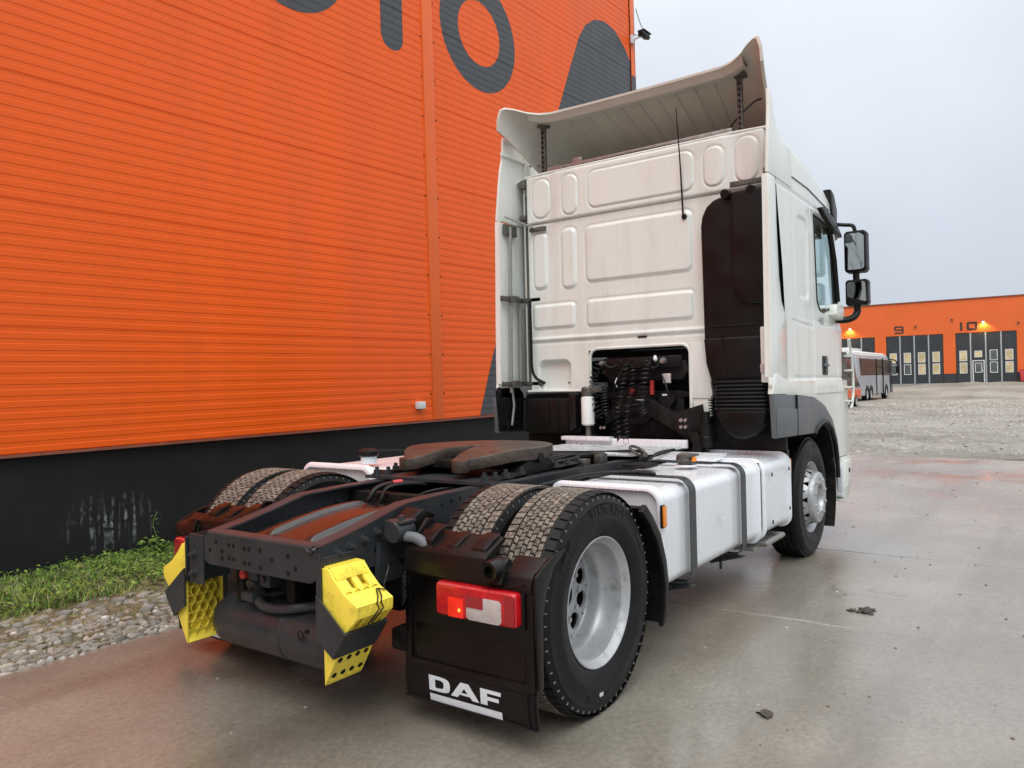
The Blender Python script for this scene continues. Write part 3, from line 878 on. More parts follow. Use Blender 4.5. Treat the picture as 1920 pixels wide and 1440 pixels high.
for di, (a, b) in enumerate(doors):
    lw = (b-a)/4
    for k in range(4):
        x0 = a+k*lw
        leaf = M().box(x0+.03, x0+lw-.03, .03, .10, .02, DH-.03).build('door_leaf', far_dark, fb, smooth=0)
        cx = x0+lw/2
        wicket = (di == 2 and k == 1)
        def win(cx, z0, z1, w, lit):
            wm = M()
            t = .055
            for q in ((cx-w/2, cx-w/2+t, z0, z1), (cx+w/2-t, cx+w/2, z0, z1), (cx-w/2+t, cx+w/2-t, z0, z0+t), (cx-w/2+t, cx+w/2-t, z1-t, z1)):
                wm.box(q[0], q[1], 0, .05, q[2], q[3])
            wm.box(cx-w/2+t, cx+w/2-t, .018, .028, z0+t, z1-t, 1)
            wm.build('window', [far_frame, lit_pane if lit else dim_pane], leaf, smooth=0)
        if wicket:
            win(cx, 2.17, 2.71, .55, True)
            fr_ = M()
            for q in ((cx-.44, cx-.36, .05, 1.92), (cx+.36, cx+.44, .05, 1.92), (cx-.36, cx+.36, 1.84, 1.92)):
                fr_.box(q[0], q[1], -.005, .06, q[2], q[3])
            fr_.box(cx+.26, cx+.30, -.04, .04, .95, 1.1)
            fr_.build('wicket_door', far_frame, leaf, smooth=0)
            win(cx, .88, 1.70, .52, False)
        else:
            lit1 = not (di == 2 and k == 2); lit2 = (di == 1 and k in (2, 3)) or (di == 2 and k in (0, 3)) or di in (0, 3)
            win(cx, 1.88, 2.76, .56, lit1); win(cx, .84, 1.76, .56, lit2)
    sl = M()
    for k in (1, 2, 3):
        sl.box(a+k*lw-.05, a+k*lw+.05, .0, .08, .0, DH-.02)
    sl.box(a, b, .0, .06, -.02, .05)
    sl.build('door_seal', far_strip, fb, smooth=0)
def stroke_ring(m, cx, cz, hx, hz, t, r, y0, y1):
    o = rrect(cx, cz, hx, hz, r, 6); i = rrect(cx, cz, hx-t, hz-t, max(.02, r-t), 6)
    n = len(o)
    v = [(x, y0, z) for x, z in o]+[(x, y0, z) for x, z in i]+[(x, y1, z) for x, z in o]+[(x, y1, z) for x, z in i]
    f = []
    for k in range(n):
        l = (k+1) % n
        f += [(k, l, n+l, n+k), (2*n+k, 3*n+k, 3*n+l, 2*n+l), (k, 2*n+k, 2*n+l, l), (n+k, n+l, 3*n+l, 3*n+k)]
    m.add(v, f)
nm = M()
stroke_ring(nm, -2.60, DH+.20+.46, .37, .20, .125, .12, -.02, .01)     # 9
nm.box(-2.60+.245, -2.23, -.02, .01, DH+.26, DH+.60); nm.box(-2.95, -2.30, -.021, .01, DH+.19, DH+.315)
nm.build('door_number', num_m, fb)
nm = M(); nm.box(2.04, 2.20, -.02, .01, DH+.2, DH+.90)
stroke_ring(nm, 2.90, DH+.55, .38, .35, .16, .15, -.02, .01)
nm.build('door_number', num_m, fb)
for lx in (-6.55, 3.71):
    w = M().box(lx-.10, lx+.10, -.16, 0, DH+.84, DH+.94, bev=.02)
    lp = w.build('wall_lamp', far_strip, fb)
    M().box(lx-.085, lx+.085, -.15, -.02, DH+.815, DH+.84, bev=.006).build('lamp_lens', mat('lamp_glow', (1, .9, .7), .3, emit=(1, .78, .48), es=9), lp)
    ld = bpy.data.lights.new('wall_lamp_light', 'SPOT'); ld.energy = 120; ld.color = (1, .66, .25); ld.spot_size = R(125); ld.spot_blend = .6; ld.shadow_soft_size = .06
    lo = bpy.data.objects.new('wall_lamp_light', ld); COL.objects.link(lo); lo.parent = fb; lo.location = (lx, -.30, DH+.80); lo.rotation_euler = (R(24), 0, 0)
for x_, z_ in ((1.45, DH+1.1), (6.15, DH+.55), (-1.3, DH+.7)):  # small dark camera boxes on the wall, they give no light
    M().box(x_-.07, x_+.07, -.14, 0, z_, z_+.12).build('dark_wall_box', far_dark, fb, smooth=0)
p = fb.location
def far_local(x, y, z):
    a = R(-86.7)
    return (p[0]+x*math.cos(a)-y*math.sin(a), p[1]+x*math.sin(a)+y*math.cos(a), p[2]+z)
rb = thing('waste_bin', 'red waste bin at the foot of the far workshop right of door 10', 'bin', far_local(6.50, -.75, -.02), (0, 0, R(-86.7)))
M().prism([(-.30, .12), (.30, .12), (.36, 1.0), (-.36, 1.0)], 1, -.35, .35, bev=.03).build('bin_body', red_part, rb)
M().box(-.39, .39, -.38, .38, 1.0, 1.07, bev=.02).build('lid', red_part, rb)
for sx in (-.2, .2):
    M().cyl((sx-.03, 0, .07), (sx+.03, 0, .07), .07, 12).build('wheel', black_plastic, rb)

# ------------------------------------------------------------------ coach and minibus parked on the gravel
coach_p = mat('silver_coach_paint', (.40, .43, .46), .5, metal=.1, var=.06, scale=2, coat=.3)
coach_w = mat('white_coach_roof', (.68, .68, .67), .4, var=.05)
co = thing('coach', 'silver grey touring coach with dark windows parked on the gravel yard', 'bus', (51.0, 7.73, .02), (0, R(-.3), 0))
LN = 11.8
sec = [(0, .38), (0, 1.3), (-.0, 1.9), (.06, 2.9), (.16, 3.25), (.35, 3.42), (1.25, 3.47), (2.15, 3.42), (2.34, 3.25), (2.44, 2.9), (2.5, 1.9), (2.5, .38)]
M().prism(sec, 0, 0, LN, bev=.06, seg=1).build('body', coach_p, co)
M().prism([(.12, 3.18), (.35, 3.44), (1.25, 3.50), (2.15, 3.44), (2.38, 3.18)], 0, -.02, LN-.5, bev=.03).build('roof', coach_w, co)
w = M()
for i in range(6):
    w.box(1.0+1.85*i, 1.0+1.85*(i+1)-.03, -.012, .05, 1.78, 2.92)
w.build('side_window', coach_glass, co, smooth=0)
M().prism([(.25, 2.05), (2.25, 2.05), (2.2, 2.98), (.3, 2.98)], 0, -.03, .03, bev=.012).build('rear_window', coach_glass, co)
M().box(.6, 4.4, .55, 1.95, 3.44, 3.66, bev=.08).build('roof_unit', coach_w, co)
dr = M().box(6.35, 6.48, -.05, .02, .35, 2.95); dr.box(8.8, 8.95, -.06, .02, .30, 3.0); dr.box(6.48, 8.8, -.02, .02, 2.30, 2.40)
dr.build('door_frame', black_plastic, co, smooth=0)
M().box(6.6, 8.6, -.012, .02, .45, 1.72, bev=.02).build('luggage_door', coach_p, co)
M().box(11.9, 12.9, -.03, .02, .4, 2.9).build('front_door', coach_glass, co, smooth=0)
mr_ = M().tube(spline([(12.9, .1, 3.0), (13.4, -.2, 2.9), (13.5, -.32, 2.5)], 5), .05, 6); mr_.box(13.4, 13.55, -.45, -.2, 1.9, 2.5, bev=.05)
mr_.build('mirror', black_plastic, co)
for lx_ in (.25, 2.1):
    M().box(-.04, .02, lx_, lx_+.2, .9, 1.6, bev=.02).build('tail_light', red_lens, co)
for wx in (3.0, 4.35, 10.2):
    wh_ = M().lathe([(.0, -.02), (.26, -.02), (.28, -.05), (.42, -.06), (.50, -.02), (.50, .26), (.0, .26)], 28, (0, 0, 0), 1, [1, 1, 0, 0, 0, 0])
    wo = wh_.build('wheel', [rubber, rim_m], co, loc=(wx, .03, .48))
    M().lathe([(.54, -.03), (.60, -.045), (.62, .0)], 24, (wx, .0, .48), 1, 0, R(-8), R(188)).build('wheel_arch', black_plastic, co)
mb = thing('minibus', 'dark minibus with an orange lower band parked beside the coach', 'minibus', (37.4, 6.0, .02), (0, 0, 0))
vp_d = mat('dark_van_paint', (.035, .032, .033), .3, coat=.5, var=.1)
vp_o = mat('orange_van_band', (.70, .11, .03), .4, var=.15, scale=6)
side = [(0, .45), (0, 2.1), (.15, 2.55), (3.6, 2.6), (4.1, 2.4), (4.95, 1.55), (5.5, 1.25), (5.6, .45)]
M().prism(side, 1, .02, 2.0, bev=.06).build('body', vp_d, mb)
bnd = M().box(.02, 5.55, -.012, .03, .52, 1.02)
bnd.build('side_band', vp_o, mb, smooth=0)
M().box(.4, 3.9, -.006, .03, 1.45, 2.25, bev=.02).build('side_window', coach_glass, mb)
ck = M()
for i in range(14):
    ck.box(.2+.38*i, .38+.38*i, -.018, .0, 1.02-.1*(i % 2), 1.10-.1*(i % 2))
ck.build('band_check', sticker, mb, smooth=0)
for wx in (.95, 4.35):
    M().lathe([(.0, -.02), (.2, -.02), (.22, -.05), (.32, -.05), (.36, -.01), (.36, .22), (.0, .22)], 24, (0, 0, 0), 1, [1, 1, 0, 0, 0, 0]).build('wheel', [rubber, rim_m], mb, loc=(wx, .03, .35))

# ================================================================== TRACTOR UNIT
T = thing('tractor_truck', 'white tractor truck seen from behind with open chassis and fifth wheel', 'truck')
WB = 3.80

# ---- wheels
def tyre(width, blocks=True, nb=58):
    h = width/2
    m = M()
    pr = [(.285, -h+.032), (.300, -h+.022), (.330, -h+.006), (.365, -h), (.372, -h-.0015), (.378, -h), (.405, -h+.002), (.440, -h+.009), (.446, -h+.007), (.452, -h+.011), (.470, -h+.019),
          (.482, -h+.028), (.487, -h+.040), (.4905, -h+.066), (.4905, 0)]
    full = pr+[(r_, -t) for r_, t in pr[:-1][::-1]]
    m.lathe(full, 72, mi=[(4 if abs(full[i][1]) < h-.05 and blocks else 0) for i in range(len(full)-1)])
    if blocks:
        tw = width-.032
        cols = [(-tw/2, -tw/2+.046, 1), ] 
        inner = tw-2*.052
        nc = 6
        for k in range(nc):
            cols.append((-inner/2+inner*k/nc+.0012, -inner/2+inner*(k+1)/nc-.0012, 0))
        cols.append((tw/2-.046, tw/2, 0))
        for ci, (ya, yb, sh) in enumerate(cols):
            n = nb if sh else nb+26
            for k in range(n):
                da = 2*math.pi/n
                a0 = (k+(.5 if ci % 2 else 0))*da+da*.04+rng.normal()*.0008; a1 = a0+da*(.90 if sh else .895)
                ro = .5015 if not sh else .4985
                ri = .4885
                am = (a0+a1)/2
                sk = (.010 if ci % 2 else -.010) if not sh else 0
                v = []
                for r_, ins in ((ri, 0), (ro-.002, .001), (ro, .0035)):
                    for a, y, s_ in ((a0, ya, -1), (a0, yb, 1), (a1, yb, 1), (a1, ya, -1)):
                        aa = a+(ins/r_ if a == a0 else -ins/r_)+sk*(s_)*.5
                        yy = y+(ins if y == ya else -ins)
                        rr_ = r_-(.006 if sh and abs(yy) > tw/2-.012 and r_ > ri else 0)
                        v.append((rr_*math.cos(aa), yy, rr_*math.sin(aa)))
                f = []
                for q in range(2):
                    for w in range(4):
                        f.append((q*4+w, q*4+(w+1) % 4, q*4+4+(w+1) % 4, q*4+4+w))
                f.append((8, 9, 10, 11))
                mi = 0 if sh else 1
                m.add(v, f, [2 if (not sh and q < 4) else mi for q in range(len(f))])
        # side lugs: little notches round the shoulder
        for sg in (-1, 1):
            for k in range(nb*2):
                a = 2*math.pi*(k+.5)/(nb*2)
                y = sg*(h-.019)
                if k % 2:
                    m.box(.452, .474, -.0035, .0035, -.0028, .0028, 3, mat=Matrix.Rotation(-a, 4, 'Y') @ Matrix.Translation((0, y, 0)))
    else:
        for y in (-.09, -.045, 0, .045, .09):
            m.lathe([(.489, y-.018), (.500, y-.016), (.500, y+.016), (.489, y+.018)], 72, mi=1)
    # flatten onto the road
    m.v = [(x, y, max(z, -.4885)) for x, y, z in m.v]
    return m
def bent_text(txt, size, rad, y, a_mid, name, depth=.0012):
    cu = bpy.data.curves.new(name, 'FONT'); cu.body = txt; cu.size = size; cu.align_x = 'CENTER'; cu.align_y = 'CENTER'; cu.offset = .001
    o = bpy.data.objects.new(name, cu); COL.objects.link(o)
    dg = bpy.context.evaluated_depsgraph_get()
    me = o.evaluated_get(dg).to_mesh()
    v = [tuple(p.co) for p in me.vertices]; f = [tuple(q.vertices) for q in me.polygons]
    o.evaluated_get(dg).to_mesh_clear()
    bpy.data.objects.remove(o); bpy.data.curves.remove(cu)
    m = M()
    w = [(( rad+q)*math.cos(a_mid-x/rad), y, (rad+q)*math.sin(a_mid-x/rad)) for x, q, _ in v]
    m.add(w, f)
    return m
def flat_text(txt, size, name='text', sx=1):
    cu = bpy.data.curves.new(name, 'FONT'); cu.body = txt; cu.size = size; cu.align_x = 'CENTER'; cu.align_y = 'CENTER'
    o = bpy.data.objects.new(name, cu); COL.objects.link(o)
    dg = bpy.context.evaluated_depsgraph_get()
    me = o.evaluated_get(dg).to_mesh()
    v = [(p.co.x*sx, p.co.y) for p in me.vertices]; f = [tuple(q.vertices) for q in me.polygons]
    o.evaluated_get(dg).to_mesh_clear()
    bpy.data.objects.remove(o); bpy.data.curves.remove(cu)
    return v, f

def disc_with_holes(m, rows, n, rh, rc, mi=0):
    """annulus r0..r1 (with y from rows) with n round holes of radius rh on radius rc; rows: (r0,y0),(r1,y1)"""
    (r0, y0), (r1, y1) = rows
    K = 16
    for k in range(n):
        ac = 2*math.pi*(k+.5)/n; ha = math.pi/n
        def Y(r_): return y0+(y1-y0)*(r_-r0)/(r1-r0)
        outer = []
        for q in range(K):
            t = 2*math.pi*q/K
            dx, dy = math.cos(t), math.sin(t)
            # to the border of the sector cell
            sc_ = min((ha*rc)/max(1e-6, abs(dy)), ((r1-rc) if dx > 0 else (rc-r0))/max(1e-6, abs(dx)))
            rr_ = rc+dx*sc_; aa = ac+dy*sc_/rc
            outer.append((rr_*math.cos(aa), Y(rr_), rr_*math.sin(aa)))
        inn = []
        for q in range(K):
            t = 2*math.pi*q/K
            rr_ = rc+rh*math.cos(t); aa = ac+rh*math.sin(t)/rc
            inn.append((rr_*math.cos(aa), Y(rr_), rr_*math.sin(aa)))
        back = [(x*.995, y+.012, z*.995) for x, y, z in inn]
        f = [(q, (q+1) % K, K+(q+1) % K, K+q) for q in range(K)]+[(K+q, K+(q+1) % K, 2*K+(q+1) % K, 2*K+q) for q in range(K)]
        m.add(outer+inn+back, f, mi)

def rim_rear():
    m = M()
    m.lathe([(.282, -.108), (.291, -.120), (.292, -.126), (.287, -.128), (.279, -.121), (.272, -.105), (.260, -.094), (.256, -.06), (.254, -.01), (.244, .004), (.236, .03), (.234, .066), (.228, .076)], 64)
    disc_with_holes(m, ((.120, .080), (.228, .076)), 10, .040, .176)
    m.lathe([(.120, .080), (.112, .066), (.060, .062)], 48)
    m.lathe([(.254, .02), (.262, .11), (.288, .118)], 48)
    for k in range(10):
        a = 2*math.pi*k/10
        c_ = Vector((.142*math.cos(a), 0, .142*math.sin(a)))
        m.cyl(c_*.9+Vector((0, .088, 0)), c_*.9+Vector((0, .060, 0)), .013, 6)
    return m
def rim_front():
    m = M()
    m.lathe([(.288, -.108), (.298, -.120), (.299, -.126), (.294, -.128), (.284, -.121), (.276, -.105), (.262, -.094), (.256, -.07), (.252, -.060)], 64)
    disc_with_holes(m, ((.216, -.150), (.252, -.060)), 10, .014, .236)
    m.lathe([(.216, -.150), (.213, -.182), (.207, -.192), (.198, -.196), (.118, -.200), (.112, -.192), (.108, -.150), (.085, -.146), (.0, -.143)], 56)
    for k in range(10):
        a = 2*math.pi*(k+.5)/10
        c_ = Vector((.160*math.cos(a), 0, .160*math.sin(a)))
        m.cyl(c_+Vector((0, -.194, 0)), c_+Vector((0, -.211, 0)), .0145, 6, r2=.012)
    return m
tyre_me = tyre(.296).mesh('tyre', [rubber, tread_m, rubber, sticker if False else rubber], smooth=30)
tyre_me.materials[3] = mat('pale_rubber_studs', (.20, .19, .175), .6)
tyre_me.materials.append(mat('groove_dirt', (.035, .029, .024), .7, var=.4, scale=30))
tyre_me.materials[2] = mat('tread_block_side', (.055, .046, .038), .6, var=.4, scale=40)
tyre_f_me = tyre(.300, False).mesh('tyre_front', [rubber, rubber], smooth=40)
rr_me = rim_rear().mesh('rim', rim_m, smooth=40)
rf_me = rim_front().mesh('rim', rim_m, smooth=40)
drum_me = M().lathe([(0, .125), (.232, .125), (.232, .19), (.0, .19)], 40).mesh('brake_drum', chassis_dk, smooth=40)
txt_me = [bent_text('315/70 R22.5', .062, .412, -.1492, R(82), 'marking'), bent_text('154/150L', .034, .412, -.1492, R(30), 'marking'), bent_text('TUBELESS', .034, .412, -.1492, R(140), 'marking'), bent_text('REGROOVABLE', .030, .412, -.1492, R(260), 'marking')]
mk = M()
for t_ in txt_me: mk.add(t_.v, t_.f)
lab_rub = mat('raised_rubber_lettering', (.011, .011, .0115), .42, spec=.3)
mk_me = mk.mesh('sidewall_lettering', lab_rub, smooth=0, fix=False)
def wheel(x, y, flip, front=False, dress=False, zc=.489):
    o = bpy.data.objects.new('wheel', tyre_f_me if front else tyre_me)
    o = bpy.data.objects.new('wheel', None); COL.objects.link(o); o.empty_display_size = .1
    o.parent = T; o.location = (x, y, zc); o.rotation_euler = (0, 0, math.pi if flip else 0)
    t_ = link('tyre', tyre_f_me if front else tyre_me, o)
    link('rim', rf_me if front else rr_me, o)
    link('brake_drum', drum_me, o)
    if dress:
        link('sidewall_lettering', mk_me, o)
    return o
YR_O, YR_I, YF = 1.092, .745, 1.075
AX = .11
w = wheel(AX, -YR_O, False, dress=True)
st = M(); st.box(-.016, .016, -.0015, 0, -.009, .009)
st.box(-.012, .008, -.0022, -.001, -.006, -.003, 1); st.box(-.012, .012, -.0022, -.001, .002, .005, 1)
st.build('tyre_sticker', [sticker, far_strip], w, smooth=0, loc=(-.055, -.1475, -.395), rot=(0, R(4), 0))
wheel(AX, -YR_I, True)
wheel(AX, YR_O, True); wheel(AX, YR_I, False)
wheel(WB, -YF, False, True, zc=.4885); wheel(WB, YF, True, True, zc=.4885)
ax = M().cyl((0, -.6, .489), (0, .6, .489), .075, 16); ax.lathe([(.0, -.24), (.12, -.2), (.19, -.08), (.19, .08), (.12, .2), (0, .24)], 24, (.04, 0, .49))
ax.build('rear_axle', chassis_dk, T)
M().box(WB-.06, WB+.06, -.85, .85, .40, .50, bev=.02).build('front_axle', chassis_dk, T)

# ---- frame rails
top = [(-.81, .815), (-.65, .842), (-.5, .874), (-.34, .914), (-.27, .928), (0, .937), (.45, .940), (2.2, .925), (4.9, .92)]
bot = [(-.81, .668), (-.45, .666), (-.2, .664), (4.9, .66)]
def rail(sg):
    m = M()
    yo, yi = sg*.400, sg*.391
    m.prism(top+bot[::-1], 1, yo, yi, bev=0)
    for k in range(len(top)-1):
        (xa, za), (xb, zb) = top[k], top[k+1]
        m.add([(xa, yo+sg*.001, za), (xb, yo+sg*.001, zb), (xb, sg*.318, zb), (xa, sg*.318, za), (xa, yo+sg*.001, za-.009), (xb, yo+sg*.001, zb-.009), (xb, sg*.318, zb-.009), (xa, sg*.318, za-.009)],
              [(0, 1, 2, 3), (4, 7, 6, 5), (0, 4, 5, 1), (2, 6, 7, 3)] + ([(0, 3, 7, 4)] if k == 0 else []))
    for k in range(len(bot)-1):
        (xa, za), (xb, zb) = bot[k], bot[k+1]
        m.add([(xa, yo, za-.001), (xb, yo, zb-.001), (xb, sg*.318, zb-.001), (xa, sg*.318, za-.001), (xa, yo, za+.008), (xb, yo, zb+.008), (xb, sg*.318, zb+.008), (xa, sg*.318, za+.008)],
              [(0, 1, 2, 3), (4, 7, 6, 5), (0, 4, 5, 1), (2, 6, 7, 3)])
    return m.build('frame_rail', chassis, T, smooth=0)
rails = {sg: rail(sg) for sg in (-1, 1)}
def bolt_me():
    m = M().lathe([(0, -.006), (.021, -.006), (.022, -.003), (.022, .004), (0, .004)], 14)
    m.cyl((0, -.004, 0), (0, -.020, 0), .0145, 6); m.cyl((0, -.02, 0), (0, -.030, 0), .008, 8)
    return m.mesh('bolt', chassis, smooth=40)
bolt = bolt_me()
hole = M().cyl((0, .002, 0), (0, -.0012, 0), .0105, 12).mesh('dark_hole_disc', chassis_dk, smooth=40)  # dark discs laid on the surface in place of shaded holes
bigh = M().cyl((0, .002, 0), (0, -.0012, 0), .022, 16).mesh('dark_hole_disc', chassis_dk, smooth=40)
for x, z in ((-.705, .775), (-.63, .790), (-.552, .807), (-.47, .826), (.06, .80)):
    link('bolt', bolt, rails[-1], (x, -.400, z))
for x, z in ((-.40, .843), (-.02, .885), (.05, .895), (.12, .90), (-.56, .70), (-.03, .77), (.18, .86), (-.76, .72)):
    link('dark_hole_disc', hole, rails[-1], (x, -.400, z))
link('dark_hole_disc', bigh, rails[-1], (-.47, -.400, .745))
for x, z in ((-.2, .80), (0, .85), (.2, .85), (.5, .82)):
    link('bolt', bolt, rails[1], (x, .391, z))
# rear cross member
cm = M()
cm.prism([(-.372, .812), (.372, .812), (.398, .800), (.398, .682), (.360, .664), (-.360, .664), (-.398, .682), (-.398, .800)], 0, -.822, -.813)
cm.prism([(-.822, .812), (-.815, .820), (-.755, .822), (-.755, .814), (-.812, .812)], 1, -.37, .37)
cm.prism([(-.822, .664), (-.76, .656), (-.76, .664), (-.812, .672)], 1, -.36, .36)
cm = cm.build('rear_cross_member', chassis, T, smooth=0)
for y, z in ((.30, .774), (.255, .735), (.20, .768), (.165, .768), (.085, .764), (.05, .764), (-.03, .768), (.255, .70), (.165, .705), (.20, .708), (.05, .70), (.085, .70), (-.03, .69), (-.11, .735), (-.22, .762), (-.27, .715), (-.22, .690), (.35, .73)):
    link('dark_hole_disc', hole, cm, (-.8225, y, z), (0, 0, R(-90)))
M().tube(spline([(-.826, -.345, .806), (-.828, -.372, .795), (-.828, -.388, .806), (-.818, -.395, .812)], 4), .006, 6).build('rolled_edge', chassis, cm)
# more cross members under the deck
for x in (.12, 1.15, 2.3):
    M().box(x-.04, x+.04, -.39, .39, .70, .90, bev=.01).build('cross_member', chassis_dk, T)
M().box(-.45, 3.2, -.315, .315, .60, .655).build('underside_tray', chassis_dk, T, smooth=0)

# ---- plastic cover between the rails (domed, with ribs)
def cover_pt(x, y):
    t = (x+.74)/.72
    z = .790+.078*math.sin(min(1, max(0, t))*math.pi*.62)-.055*(abs(y)/.31)**6
    rib = 0
    for yc in (.0+.10, -.185):
        yy = y-yc
        w_ = .050
        rib += .020*(1-sst(w_*.35, w_*.62, abs(yy)))*sst(.05, .12, t)*(1-sst(.86, .95, t))
    edge = 1-sst(-.735, -.69, x)
    return (x, y, z+rib-.05*edge)
cv = M().grid(list(np.linspace(-.745, -.02, 60)), list(np.linspace(-.31, .31, 90)), cover_pt)
cover_m = mat('wet_cover_plastic', (.014, .010, .009), .22, var=.3, scale=5, spec=.6, coat=.45, coat_rough=.14, rvar=.08, bump=.0006, bscale=120)
cv.build('chassis_cover', cover_m, T, smooth=50)
M().box(-.05, -.02, -.31, .31, .66, .83).build('cover_front', wet_plastic, T, smooth=0)
# hoses behind the cover
hs = M()
hs.tube(spline([(.02, .30, .80), (.00, .16, .86), (.05, .13, .93), (.16, .09, .95), (.3, .05, .93)], 8), .014, 8)
hs.tube(spline([(.02, .24, .80), (.03, .10, .85), (.08, .08, .93), (.2, .02, .945), (.35, -.02, .92)], 8), .012, 8)
hs.tube(spline([(.02, .0, .80), (.18, -.10, .90), (.35, -.2, .92)], 8), .008, 6)
hs.build('air_hose', rubber_hose, T)
M().cyl((.14, .095, .95), (.19, .075, .952), .016, 10).build('hose_connector', red_part, T)

# ---- fifth wheel
FX = .80
fw5 = M()
fw5.prism([(.29, .945), (1.31, .945), (1.31, .960), (.29, .962)], 1, -.47, .47)
fw5 = fw5.build('fifth_wheel_mount', chassis, T, smooth=0)
pg = []
def fw_z(x): return 1.112-.050*sst(.16, .50, FX-x)
def fw_o(d): return lerp([(-.468, .200), (-.462, .226), (-.445, .254), (-.405, .282)], d) if d < -.40 else .45*math.sqrt(max(0, 1-(d/.4701)**2))
FWI = [(-.468, .190), (-.462, .165), (-.43, .140), (-.30, .098), (-.15, .066), (-.03, .044), (-.005, .030), (.012, 0)]
rows = [-.468, -.465, -.46, -.45, -.43, -.40, -.35, -.30, -.22, -.15, -.08, -.03, -.005, .012, .05, .12, .2, .28, .35, .40, .435, .455, .466, .47]
bm = bmesh.new()
NYC = 9
for sg in (-1, 1):
    grid_ = []
    for d_ in rows:
        yo_, yi_ = fw_o(d_), (lerp(FWI, d_) if d_ < .012 else 0)
        grid_.append([bm.verts.new((FX+d_, sg*(yi_+(max(yo_, yi_+.002)-yi_)*k/(NYC-1)), fw_z(FX+d_))) for k in range(NYC)])
    for i in range(len(rows)-1):
        for k in range(NYC-1):
            bm.faces.new((grid_[i][k], grid_[i+1][k], grid_[i+1][k+1], grid_[i][k+1]))
bmesh.ops.remove_doubles(bm, verts=bm.verts[:], dist=.0006)
bmesh.ops.recalc_face_normals(bm, faces=bm.faces[:])
ret = bmesh.ops.extrude_face_region(bm, geom=bm.faces[:])
for q in ret['geom']:
    if isinstance(q, bmesh.types.BMVert): q.co.z -= .068
bmesh.ops.recalc_face_normals(bm, faces=bm.faces[:])
ee = [e_ for e_ in bm.edges if e_.is_manifold and e_.calc_face_angle(0) > .9]
bmesh.ops.bevel(bm, geom=ee, offset=.006, segments=2, profile=.5, affect='EDGES')
f5 = M().addbm(bm)
f5 = f5.build('fifth_wheel_plate', grease, T, smooth=40)
b_ = M()
for sg in (-1, 1):
    b_.prism([(.60, .96), (1.02, .96), (.95, 1.03), (.86, 1.075), (.76, 1.075), (.68, 1.03)], 1, sg*.31, sg*.43, bev=.012)
    b_.cyl((.81, sg*.30, 1.05), (.81, sg*.455, 1.05), .028, 14)
    b_.prism([(.33, .962), (.40, .985), (.48, .966), (.56, .99), (.66, .966), (.98, .968), (1.06, .99), (1.14, .966), (1.24, .99), (1.30, .962)], 1, sg*.36, sg*.47, bev=.006)
b_.box(.62, 1.05, -.28, .28, .99, 1.065, bev=.02); b_.box(.50, .62, -.20, .20, 1.0, 1.05, bev=.015)
b_.build('fifth_wheel_bracket', chassis_dk, T)
bl5 = M().cyl((0, 0, 0), (0, 0, .03), .021, 6); bl5.cyl((0, 0, .03), (0, 0, .048), .012, 8); bl5.cyl((0, 0, -.004), (0, 0, .004), .028, 14)
bl5m = bl5.mesh('bolt', chassis, smooth=40)
for x, y, z in ((.33, .41, .962), (.36, .345, .962), (.33, -.40, .962), (.38, -.435, .962), (.47, -.44, .968), (.62, -.44, .968), (.98, -.44, .97), (1.12, -.44, .968), (1.25, -.44, .965), (.52, .44, .966), (.8, .47, .96)):
    link('bolt', bl5m, fw5, (x, y, z), (0, 0, rng.uniform(0, 1)))
cb = M()
for k in range(9):
    y0 = rng.uniform(-.28, .28)
    cb.tube(spline([(1.15, y0, .97), (1.4, y0+rng.uniform(-.1, .1), .985+rng.uniform(0, .02)), (1.75, y0+rng.uniform(-.12, .12), .98), (2.05, y0*.8, .96)], 6), rng.uniform(.008, .016), 6)
cb.build('cable_bundle', rubber_hose, T)
for k in range(16):
    x = rng.uniform(1.2, 1.95); y = rng.uniform(-.32, .32)
    M().box(x-.04, x+.05, y-.03, y+.03, .93, .965+rng.uniform(0, .03), bev=.008).build('valve_block', steel_dk, T)

# ---- catwalk deck
dk = M().prism([(2.02, -.42), (2.30, -.50), (2.80, -.50), (2.80, .60), (2.02, .60)], 2, .952, .960)
for i in range(13):
    for j in range(18):
        x = 2.06+.058*i; y = -.46+.060*j
        if x < 2.32 and y < -.42+(2.3-x)*.3: continue
        a = R(45 if (i+j) % 2 else -45)
        dk.box(-.024, .024, -.008, .008, 0, .009, mat=Matrix.Translation((x, y, .960)) @ Matrix.Rotation(a, 4, 'Z'))
dk.build('catwalk_deck', tread_plate, T, smooth=0)
lp_ = M().box(2.795, 2.83, -.52, .60, .952, 1.02, bev=.008); lp_.box(2.75, 2.83, .14, .62, 1.0, 1.035, bev=.008)
lp_.build('deck_lip', tank_paint, T)
M().tube([(2.10+.07*math.cos(t), -.44+.055*math.sin(t), .985+.035*math.sin(t)) for t in np.linspace(0, 6.283, 24)[:-1]], .011, 8, closed=True).build('lifting_ring', steel_dk, T)
cbl = M().tube(spline([(1.35, .42, .99), (1.75, .2, .985), (2.05, -.15, .975), (2.15, -.42, .98), (1.9, -.55, .95)], 8), .011, 7)
cbl.tube(spline([(1.3, .46, .985), (1.7, .30, .98), (1.98, .0, .972), (2.05, -.3, .97)], 8), .006, 6, 1)
cbl.build('cable_run', [rubber_hose, sticker], T)

